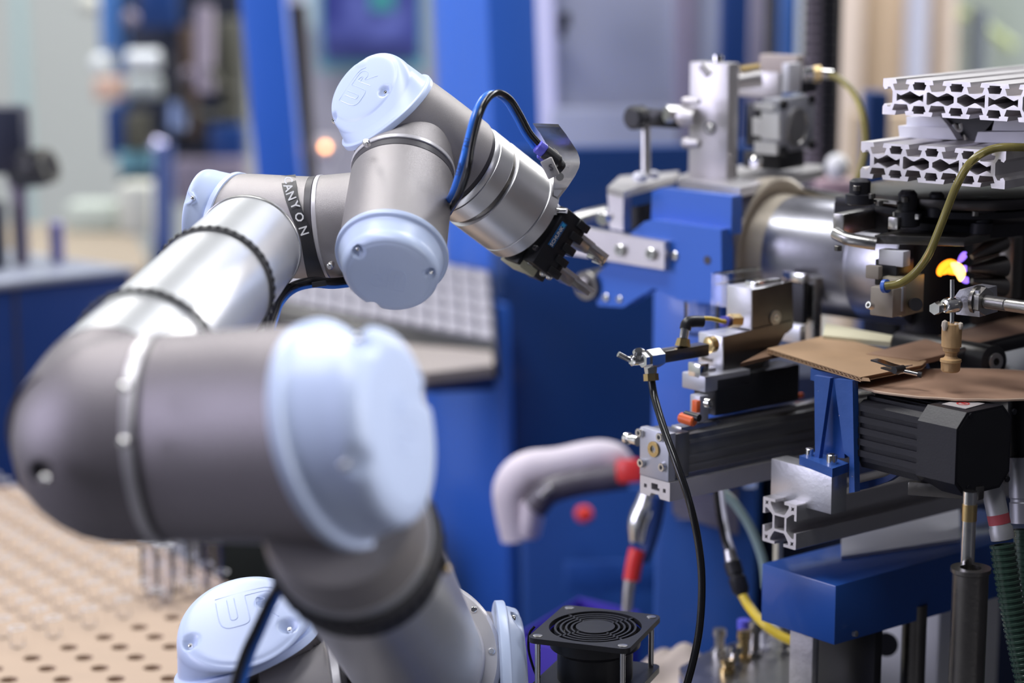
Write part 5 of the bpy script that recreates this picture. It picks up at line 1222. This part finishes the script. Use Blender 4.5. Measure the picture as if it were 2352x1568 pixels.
part('keyhole_handle', MB().cbox(P(1296, 45, 3.0), V((.016, 0, 0)), V((0, .03, 0)), Z*.02, .003).cbox(P(1290, 70, 3.0), V((.010, 0, 0)), V((0, .02, 0)), Z*.022, .003), M['black'], wc_)
# ---- strips further right
def strip_thing(name, x0, x1, y0, y1, d, m, label, cat, ln=0):
    A = P(x0, y0, d); W = (x1-x0)*s_(d); H = (y1-y0)*s_(d)*1.02
    return solo(name, MB().box(A, V((W, 0, 0)), V((0, .05, 0)), leanv(ln)*H, .003), m, label, cat)
z1 = 1500
strip_thing('blue_upright', 1662, 1726, -150, z1, 2.93, m_nv, 'deep blue upright behind the pneumatic valve block', 'post')
strip_thing('grey_upright', 1730, 1762, -150, z1, 3.1, mat('mauve_upright', (.25, .22, .27), .5), 'mauve grey upright behind the pneumatic valve block', 'post')
strip_thing('black_upright', 1764, 1800, -150, z1, 3.2, M['black'], 'black upright between the mauve upright and the light blue one', 'post')
strip_thing('light_blue_upright', 1802, 1838, -150, z1, 3.0, mat('light_blue_paint', (.06, .18, .55), .4), 'light blue upright left of the black cable chain', 'post')
ch = thing('cable_chain', 'black ribbed vertical cable chain with pale front behind the olive hose', 'cable chain', P(1885, 460, 2.5))
for i in range(24):
    y = -60+i*23
    part('chain_link', MB().cbox(P(1905-.012*y, y, 2.5), V((.018, 0, 0)), V((0, .03, 0)), Z*.0098, .002), M['blackmetal'], ch)
    part('link_bar', MB().cbox(P(1868-.012*y, y, 2.49), V((.016, 0, 0)), V((0, .03, 0)), Z*.006, .001), mat('mauve_link', (.22, .19, .23), .5) if i == 0 else bpy.data.materials['mauve_link'], ch)
part('back_plate', MB().box(P(1850, -100, 2.53), V((.045, 0, 0)), V((0, .01, 0)), -Z*.36), M['black'], ch)
m_tan = mat('tan_panel', (.52, .40, .28), .7, 0, .04, 3); m_tanl = mat('light_tan_panel', (.62, .52, .44), .7, 0, .04, 3)
strip_thing('pale_tan_board', 1926, 1990, -150, z1, 4.2, m_tanl, 'pale tan board at the back right of the black cable chain', 'board')
strip_thing('tan_board', 1990, 2098, -150, z1, 4.25, m_tan, 'tan board at the back, upper right', 'board')
strip_thing('lilac_upright', 2096, 2142, -150, z1, 4.1, m_gr, 'lilac upright between two tan boards at the upper right', 'post')
strip_thing('narrow_tan_board', 2142, 2176, -150, z1, 4.2, m_tan, 'narrow tan board right of the lilac upright', 'board')
strip_thing('cream_upright', 2174, 2206, -150, z1, 4.15, m_tanl, 'cream upright at the upper right', 'post')
strip_thing('grey_green_panel', 2206, 2420, -150, z1, 4.3, mat('grey_green_panel', (.27, .32, .30), .5, 0, .2, 4), 'grey green panel in the upper right corner', 'panel')
pipe('bent_hose', [(2150, 20, 4.27), (2180, 45, 4.27), (2215, 30, 4.27), (2260, 60, 4.27), (2330, 110, 4.27)], .010, mat('lime_hose', (.40, .48, .22), .4), 'yellow green hose bent in the upper right corner')
strip_thing('dark_upright', 2240, 2275, 20, 3200, 3.7, mat('slate_metal', (.12, .14, .16), .4, .4), 'slate upright under the yellow green hose', 'post')
solo('white_lamp_globe', MB().lathe(P(1922, 410, 2.4), Z, [(0, .007), (.005, .011), (.014, .0135), (.023, .010), (.027, .004)], 28), M['white'], 'round white cap behind the olive hose loop', 'cap')
solo('pink_block', MB().cbox(P(1915, 432, 2.45), V((.04, 0, 0)), V((0, .04, 0)), Z*.022, .003), mat('mauve_block', (.40, .28, .32), .6), 'mauve block under the round white cap', 'block')
strip_thing('blue_box', 1995, 2045, 212, 3400, 2.6, m_nv, 'small blue box left of the slotted profiles', 'box')
strip_thing('tan_carton', 1960, 2100, 258, 3200, 3.4, m_tan, 'tan carton behind the gap between the slotted profiles', 'box')
# ================================================================ LEFT BACKGROUND
# blue posts
strip_thing('blue_post', 536, 640, -150, 1500, 2.95, m_blue, 'bright blue leaning machine post between the dark machinery and the black column', 'post', 4.2)
strip_thing('black_column', 640, 700, 10, 1500, 3.3, mat('black_brown', (.02, .016, .02), .5), 'black column right of the bright blue post', 'post', 2.2)
wp_ = thing('wall_partition', 'pale lilac partition wall behind the upper robot joint', 'partition', V((P(840, 400, 4.2).x, P(840, 400, 4.2).y, 0)))
part('panel', MB().box(P(640, -200, 4.2), V((.36, 0, 0)), V((0, .04, 0)), -Z*2.2), mat('lilac_wall', (.46, .45, .55), .7, 0, .05, 2), wp_)
ps = thing('poster', 'blue and violet poster with teal border on the pale partition', 'poster', P(850, 150, 4.12))
m_pos = bpy.data.materials.new('blue_violet_print'); m_pos.use_nodes = True; n_ = m_pos.node_tree.nodes; l_ = m_pos.node_tree.links
no = n_.new('ShaderNodeTexNoise'); no.inputs['Scale'].default_value = 9; rp = n_.new('ShaderNodeValToRGB'); tc = n_.new('ShaderNodeTexCoord'); l_.new(tc.outputs['Object'], no.inputs['Vector'])
rp.color_ramp.elements[0].color = (.02, .03, .22, 1); rp.color_ramp.elements[1].color = (.16, .20, .58, 1); rp.color_ramp.elements[0].position = .35; rp.color_ramp.elements[1].position = .65
l_.new(no.outputs['Fac'], rp.inputs[0]); l_.new(rp.outputs[0], n_['Principled BSDF'].inputs['Base Color']); n_['Principled BSDF'].inputs['Roughness'].default_value = .6
def flat(x0, y0, x1, y1, d, m, parent, nm, lab=None):
    return part(nm, MB().box(P(x0, y0, d), V(((x1-x0)*s_(d), 0, 0)), V((0, .004, 0)), -Z*(y1-y0)*s_(d)*1.01), m, parent, lab, smooth=False)
flat(725, -120, 975, 158, 4.14, mat('teal_border', (.20, .50, .58), .6), ps, 'border', 'teal border')
flat(737, -110, 962, 132, 4.13, m_pos, ps, 'print')
flat(850, -20, 905, 22, 4.125, mat('green_print', (.05, .30, .30), .6), ps, 'green_patch')
flat(745, 95, 955, 128, 4.125, mat('navy_print', (.03, .04, .18), .6), ps, 'navy_strip')
flat(690, -120, 722, 60, 4.14, mat('pale_sheet', (.55, .68, .75), .6), ps, 'pale_sheet')
ol = thing('signal_lamp', 'small glowing warm orange signal lamp left of the upper robot joint', 'lamp', P(747, 336, 3.3))
lm = bpy.data.materials.new('lamp_glow'); lm.use_nodes = True; b_ = lm.node_tree.nodes['Principled BSDF']; b_.inputs['Base Color'].default_value = (1, .6, .3, 1); b_.inputs['Emission Color'].default_value = (1, .42, .13, 1); b_.inputs['Emission Strength'].default_value = 10
part('bulb', MB().lathe(P(747, 337, 3.3), D(747, 337, 0, 89), [(-.004, .0035), (0, .0045), (.003, .003)], 20), lm, ol)
part('lamp_housing', MB().cbox(P(747, 337, 3.32), V((.03, 0, 0)), V((0, .03, 0)), Z*.03, .003), M['ringl'], ol)
part('lamp_pole', MB().cyl(P(747, 345, 3.33), V((P(747, 345, 3.33).x, P(747, 345, 3.33).y, 0)), .006), M['ringl'], ol)
strip_thing('pale_pipe', 22, 44, -150, 1500, 5.8, mat('teal_grey', (.30, .42, .44), .6), 'pale teal pipe on the far left wall', 'pipe')
# background press
pr_ = thing('background_press', 'out of focus blue press with chrome cylinders at the upper left', 'machine', V((P(400, 400, 3.9).x, P(400, 400, 3.9).y, 0)))
def bb(x0, y0, x1, y1, d, m, nm, dep=.08): 
    part(nm, MB().box(P(x0, y0, d), V(((x1-x0)*s_(d), 0, 0)), V((0, dep, 0)), -Z*(y1-y0)*s_(d), .003), m, pr_)
def bc(x0, y0, x1, y1, d, m, nm):
    r = (x1-x0)/2*s_(d); part(nm, MB().cyl(P((x0+x1)/2, y1, d), P((x0+x1)/2, y0, d), r, None, 24, r*.15), m, pr_)
def bs(x, y, r, d, m, nm):
    c = P(x, y, d); rr = r*s_(d); part(nm, MB().lathe(c-Z*rr, Z, [(rr*(1-math.cos(math.pi*i/10)), max(.0003, rr*math.sin(math.pi*i/10))) for i in range(11)], 20), m, pr_)
lb2 = mat('sky_blue_paint', (.08, .22, .55), .4); dk2 = mat('dark_machinery', (.02, .025, .045), .45, .2, .3, 8); pw = mat('pale_enamel', (.75, .80, .82), .3); mv = mat('mauve_metal', (.24, .21, .27), .4, .1); ol2 = mat('olive_metal', (.08, .08, .06), .5)
part('back_frame', MB().box(P(255, -150, 4.2), V((.30*.82, 0, 0)), V((0, .1, 0)), -Z*.50, .004), dk2, pr_)
bb(222, -150, 264, 116, 4.0, lb2, 'blue_edge'); bb(315, -80, 398, 62, 4.0, m_nv, 'blue_plate'); bb(256, -80, 272, 400, 4.05, lb2, 'blue_edge')
bb(240, 245, 282, 362, 3.9, m_nv, 'blue_bracket'); bb(270, 350, 345, 395, 3.9, mat('teal_plate', (.15, .35, .42), .5), 'teal_plate')
bc(352, 330, 400, 620, 3.6, mat('navy_column', (.015, .05, .20), .35, 0, coat=.5), 'navy_column'); bc(386, 236, 430, 300, 3.8, mat('blue_grey_metal', (.16, .22, .38), .35, .4), 'blue_grey_cylinder')
bb(285, 262, 330, 345, 3.85, ol2, 'olive_column'); bb(412, 60, 440, 320, 3.9, mat('brown_column', (.06, .035, .02), .5), 'brown_column')
bc(448, 15, 492, 215, 3.8, mv, 'mauve_cylinder'); bb(400, 165, 445, 330, 3.95, dk2, 'dark_block'); bb(480, 290, 560, 380, 3.95, m_nv, 'blue_plate'); bb(498, 45, 545, 350, 3.97, ol2, 'olive_column'); bb(400, 370, 560, 470, 3.9, mv, 'mauve_block')
part('white_drum', MB().cyl(P(292, 138, 3.8), P(368, 138, 3.8), 24*s_(3.8), None, 24, .004), pw, pr_); part('white_drum', MB().cyl(P(292, 200, 3.85), P(370, 200, 3.85), 26*s_(3.85), None, 24, .004), mat('grey_enamel', (.45, .50, .50), .35), pr_)
bs(230, 145, 22, 3.8, pw, 'white_ball'); bb(214, 182, 272, 230, 3.9, mat('pink_beige', (.62, .42, .33), .6), 'beige_block'); bs(300, 42, 18, 3.8, mv, 'round_knob'); bs(365, 335, 20, 3.6, mat('chrome_blue', (.6, .6, .85), .15, 1), 'chrome_ball'); bs(432, 170, 14, 3.8, mv, 'round_knob'); bs(205, 8, 24, 3.9, mat('cream_ball', (.6, .62, .55), .5), 'cream_ball')
for i, (a, b, c, d_) in enumerate(((395, 190, 470, 260), (430, 250, 560, 235), (380, 120, 440, 200), (470, 130, 540, 205))):
    part('cable', MB().tube([P(a, b, 3.8), P((a+c)/2, (b+d_)/2+25, 3.78), P(c, d_, 3.8)], .005, 8, 5), ol2 if i % 2 else M['black'], pr_)
# cream box and tan bench
tbn = thing('tan_bench', 'tan bench top behind the navy cabinet at the left', 'bench', V((P(200, 600, 3.5).x, P(200, 600, 3.5).y, 0)))
zt = P(200, 545, 3.6).z; mb = MB(); prism(mb, FP([(-100, 515), (300, 515), (340, 600), (300, 640), (-100, 640)], V((0, 0, zt)), Z), -Z*.03); part('bench_top', mb, mat('tan_bench_top', (.30, .25, .19), .6, 0, .2, 5), tbn)
part('bench_leg', MB().box(V((tbn.location.x-.03, tbn.location.y-.1, 0)), V((.06, 0, 0)), V((0, .06, 0)), Z*(zt-.03)), M['navy'], tbn)
bx_ = thing('cream_crate', 'cream white crate on the tan bench at the left', 'crate', P(310, 560, 3.6))
part('crate_body', MB().box(P(268, 425, 3.62), V((.055, 0, 0)), V((0, .08, 0)), -Z*(P(268, 425, 3.62).z-zt), .006), mat('cream_white', (.60, .62, .55), .6), bx_)
part('crate_body', MB().box(P(150, 470, 3.66), V((.085, 0, 0)), V((0, .08, 0)), -Z*(P(150, 470, 3.66).z-zt), .006), mat('pale_green_grey', (.48, .54, .48), .6), bx_)
# navy cabinet left
vL = azi(40); uL = azi(-40)
nc = thing('navy_cabinet', 'navy blue cabinet with a pale top at the left behind the robot elbow', 'cabinet', V((P(100, 800, 2.75).x, P(100, 800, 2.75).y, 0)))
A = P(-140, 678, 2.62); tvv = lenx(A, vL, 302)
part('cabinet_body', MB().box(A, -uL*.35, vL*tvv, -Z*A.z*.985, .004), M['navy'], nc)
part('door_seam', MB().box(A+vL*lenx(A, vL, 30)+uL*.0015, -uL*.003, vL*.004, -Z*A.z*.97), M['seal'], nc)
part('pale_top', MB().box(A+Z*.008+uL*.004, -uL*.36, vL*(tvv+.004), -Z*.009, .002), mat('worn_pale_top', (.36, .39, .48), .35, .3, .3, 6), nc)
zt2 = A.z+.008
def on_top(x, y): return on_plane(x, y, V((0, 0, zt2)), Z)
c = on_top(50, 606); mh = (606-400)*s_(2.7)
pm = thing('grey_pillar_clamp', 'mauve grey pillar standing on the navy cabinet top', 'pillar', c)
part('pillar', MB().cyl(c, c+Z*mh, .0105, None, 24, .002), mv, pm); part('pillar_cap', MB().lathe(c+Z*mh, Z, [(-.012, .014), (0, .015), (.008, .010)], 24), mv, pm)
c = on_top(132, 600); ps2 = solo('small_cylinder', MB().cyl(c, c+Z*.052, .0095, None, 24, .002), mat('lavender_metal', (.32, .30, .55), .35, .4), 'small lavender cylinder on the navy cabinet top', 'cylinder')
vs_ = thing('black_vise_head', 'black instrument head with a round dial at the far left', 'instrument', P(40, 430, 2.7))
part('head', MB().cbox(P(12, 320, 2.72), V((.055, 0, 0)), V((0, .05, 0)), Z*.085, .008), mat('navy_black', (.02, .025, .05), .5), vs_)
part('dial_barrel', MB().lathe(P(98, 382, 2.7), D(98, 382, 20, 50), [(-.05, .018), (-.002, .024), (.002, .022), (.003, .014)], 28), M['black'], vs_)
part('dial_rim', MB().ring(P(112, 380, 2.69), D(98, 382, 20, 30), .018, .022, .003, 28), ol2, vs_)
part('connecting_arm', MB().tube([P(20, 340, 2.72), P(55, 365, 2.71), P(95, 385, 2.71)], .013, 14, 4), M['black'], vs_)
part('mount_arm', MB().tube([P(30, 355, 2.72), P(45, 385, 2.715), P(50, 402, 2.71)], .010, 14, 4), M['black'], vs_)
bk = solo('dark_bracket', MB().cbox(P(-12, 545, 2.78), V((.02, 0, 0)), V((0, .05, 0)), Z*.09, .004), dk2, 'dark bracket at the left edge on the navy cabinet', 'bracket')
# ================================================================ KEYBOARD on its stand
kb = thing('keyboard_console', 'tilted black console with rows of pale keys behind the lower wrist lid', 'keyboard', P(900, 790, 2.3))
kA, kB, kC, kD = P(640, 618, 2.42), P(1150, 622, 2.28), P(1150, 800, 2.20), P(640, 690, 2.34)
kx = (kB-kA); ky_ = (kD-kA); kn = kx.cross(ky_).normalized(); 
if kn.dot(cF) > 0: kn = -kn
kA2 = P(600, 640, 2.40); kxv = (P(1140, 640, 2.26)-P(640, 640, 2.40)).normalized(); kyv = (P(1130, 770, 2.20)-P(1130, 640, 2.262)); kyv = (kyv-kxv*kyv.dot(kxv)); KH = kyv.length; kyv.normalize(); kn = kxv.cross(kyv); kn = kn if kn.dot(cF) < 0 else -kn
FR = P(1134, 784, 2.48); FL = P(600, 682, 2.62); O = P(1122, 624, 2.60); kxv = (FR-FL).normalized(); KW = (FR-FL).length; kyv = FR-O; KH = kyv.length; kyv.normalize(); kn = kxv.cross(kyv).normalized(); kn = kn if kn.z > 0 else -kn
part('console_body', MB().box(O-kn*.004-kyv*.012+kxv*.002, -kxv*(KW+.02), kyv*(KH+.045), -kn*.028, .003), M['black'], kb)
part('key_bed', MB().box(O-kn*.003, -kxv*KW, kyv*KH, -kn*.003, .001), mat('pale_keybed', (.20, .20, .23), .5), kb)
km = mat('pale_key', (.33, .32, .37), .5); nkx, nky = 15, 5
kmesh = None
for i in range(nkx):
    for j in range(nky):
        w_, h_ = KW/nkx, KH/nky; o0 = O-kxv*(w_*(i+.92))+kyv*h_*(j+.1)
        if kmesh is None:
            ko = part('key', MB().box(o0-kn*.003, kxv*w_*.84, kyv*h_*.8, kn*.005, .0008), km, kb); kmesh = ko; ko0 = o0
        else:
            ko = kmesh.copy(); C.objects.link(ko); ko.location = V(kmesh.location)+(o0-ko0)
part('wrist_rest', MB().box(O-kxv*KW+kyv*KH+kn*.0, kxv*KW, kyv*.020, -kn*.012, .003), M['black'], kb)
dt = thing('grey_desk', 'grey brown shelf over a navy strip painting its shadow, below the tilted keyboard', 'shelf', P(1000, 1000, 2.5))
zdk = P(1040, 824, 2.42).z
mb = MB(); prism(mb, FP([(560, 775), (900, 785), (1130, 806), (1134, 838), (980, 856), (560, 845)], V((0, 0, zdk)), Z), -Z*.012); part('shelf_top', mb, mat('grey_brown_shelf', (.33, .29, .27), .5), dt)
part('shelf_shadow', lbox(985, 862, 2.44, 930, 1140, .02, azi(-40), azi(10), 0), M['navy'], dt)  # navy strip stands for the shadow under the shelf
# ================================================================ wrapped lever, tool, bin
wl_ = thing('wrapped_handle', 'white cloth wrapped handle with ribbed grey underside and red end clamp', 'handle', P(1250, 1240, 2.2))
m_cl2 = mat('white_cloth', (.66, .60, .66), .9, 0, .12, 20, .8, 60)
hp_ = [(1188, 1235, 2.22), (1178, 1180, 2.215), (1180, 1120, 2.21), (1215, 1082, 2.205), (1280, 1068, 2.2), (1345, 1055, 2.2), (1400, 1052, 2.2), (1452, 1080, 2.2)]
mb = MB(); mb.tube([P(*q) for q in hp_], lambda t: .0165*(1+.30*math.exp(-((t-.35)/.18)**2)+.10*math.exp(-((t-.75)/.12)**2)) if t < .9 else .0165*(1-(t-.9)*5), 28, 6)
part('cloth_wrap', mb, m_cl2, wl_)
part('cloth_fold', MB().tube([P(1216, 1222, 2.21), P(1222, 1190, 2.2), P(1224, 1150, 2.195)], .012, 14, 5), m_cl2, wl_)
part('ribbed_grip', MB().tube([P(1228, 1165, 2.185), P(1262, 1128, 2.18), P(1330, 1108, 2.18), P(1400, 1098, 2.18), P(1440, 1092, 2.18)], .0135, 20, 6), mat('dark_grey_grip', (.09, .08, .10), .4, 0, .2, 60, .5, 80), wl_)
part('red_clamp', MB().cbox(P(1445, 1082, 2.17), D(1445, 1082, 5, 20)*.028, D(1445, 1082, 95, 0)*.024, D(1445, 1082, 0, 90)*.03, .005), M['red'], wl_, 'red end clamp')
for (x, y) in ((1245, 1135), (1260, 1122)): bolt(P(x, y, 2.165), D(x, y, 0, 80), .0035, wl_)
tl = thing('crimp_tool', 'hanging tool with chrome neck and red grip left of the long black hose', 'tool', P(1445, 1400, 2.1))
td = lambda x, y: P(x, y, 2.0)
part('chrome_neck', MB().tube([td(1490, 1130), td(1482, 1165), td(1468, 1200), td(1463, 1245)], lambda t: .0075+.003*math.sin(math.pi*t), 20, 6), M['chrome'], tl)
part('navy_shade', MB().tube([td(1506, 1140), td(1502, 1190), td(1490, 1250), td(1478, 1290)], lambda t: .010-.005*t, 18, 6), M['navy'], tl)  # navy tube stands for the shade right of the chrome neck
part('red_grip', MB().tube([td(1466, 1262), td(1458, 1290), td(1450, 1332)], lambda t: .0085-.001*t, 20, 5), M['red'], tl, 'red grip sleeve')
part('steel_tip', MB().tube([td(1448, 1330), td(1444, 1360), td(1440, 1405)], lambda t: .006-.001*t, 16, 5), M['steel'], tl)
bn2 = thing('violet_bin', 'violet plastic bin behind the cooling fan', 'bin', V((P(1310, 1568, 2.15).x, P(1310, 1568, 2.15).y, .6)))
zr = P(1330, 1400, 2.15).z; rim = FP([(1180, 1462), (1330, 1372), (1470, 1405), (1330, 1500)], V((0, 0, zr)), Z); mbn = MB()
cen2 = sum(rim, V())/4
m_vb = mat('violet_bin_plastic', (.07, .045, .42), .4, 0, .03)
for i in range(4):
    a, b = rim[i], rim[(i+1) % 4]; ia, ib = a.lerp(cen2, .06), b.lerp(cen2, .06); dn = -Z*.14
    w_ = MB(); w_.add([a, b, b+dn, a+dn, ia, ib, ib+dn, ia+dn], [(0, 1, 2, 3), (7, 6, 5, 4), (0, 4, 5, 1), (1, 5, 6, 2), (2, 6, 7, 3), (3, 7, 4, 0)]); part('bin_wall', w_, m_vb, bn2, smooth=False)
w_ = MB(); prism(w_, [q-Z*.135 for q in rim], -Z*.006); part('bin_floor', w_, m_vb, bn2, smooth=False)
solo('bin_stand', MB().box(V((cen2.x-.05, cen2.y-.05, 0)), V((.09, 0, 0)), V((0, .1, 0)), Z*(zr-.142), .003), M['navy'], 'navy stand below the violet bin', 'stand')
rg = thing('cloth_rag', 'crumpled beige cloth beside the cooling fan at the bottom edge', 'cloth', P(1560, 1560, 2.05))
mb = MB(); rr_ = random.Random(3); N = 26; c0 = P(1560, 1568, 1.93)
vs = [[None]*N for _ in range(N)]
for i in range(N):
    for j in range(N):
        a, b = (i/(N-1)-.5), (j/(N-1)-.5); h_ = .030*math.exp(-(a*a*4+b*b*6))+.006*math.sin(9*a+5*b)+.005*math.sin(14*b-6*a); vs[i][j] = c0+V((a*.085, b*.12, h_-.005))
fl = [vs[i][j] for i in range(N) for j in range(N)]; fs = [(i*N+j, (i+1)*N+j, (i+1)*N+j+1, i*N+j+1) for i in range(N-1) for j in range(N-1)]
bot = [q-Z*.003 for q in fl]; fs += [tuple(N*N+k for k in f[::-1]) for f in fs]
mb.add(fl+bot, fs); part('cloth', mb, mat('beige_cloth', (.40, .34, .30), .9, 0, .3, 30, .5, 60), rg)
solo('rag_shelf', MB().box(V((c0.x-.045, c0.y-.045, 0)), V((.09, 0, 0)), V((0, .09, 0)), Z*(c0.z-.012), .003), M['navy'], 'navy shelf block under the beige cloth', 'block')

en = thing('added_shade_box', 'added dark grey box, unseen at the right, shading the black motor', 'shade box', V((1.0, 1.9, 0)))  # unseen dark box, added to block light and darken reflections on the machine
part('shade_box_body', MB().box(V((.68, 1.15, 0)), V((.6, 0, 0)), V((0, 1.45, 0)), Z*2.25, .01), mat('dark_grey_shade_box', (.045, .045, .05), .6), en)

solo('dark_machine_base', MB().box(V((P(440, 1300, 2.62).x, 2.56, 0)), V((.20, 0, 0)), V((0, .22, 0)), Z*(P(440, 1225, 2.62).z), .005), mat('soot_black', (.012, .015, .012), .6), 'soot black machine base between the drilled board and the shoulder joint', 'machine base')

solo('rear_machine_housing', MB().box(V((P(1768, 900, 2.2).x, 2.16, 0)), V((.33, 0, 0)), V((0, .2, 0)), Z*(P(1768, 862, 2.2).z), .005), mat('blue_black_frame', (.010, .016, .045), .5), 'blue black machine frame behind the support bracket and the slotted rail', 'frame')
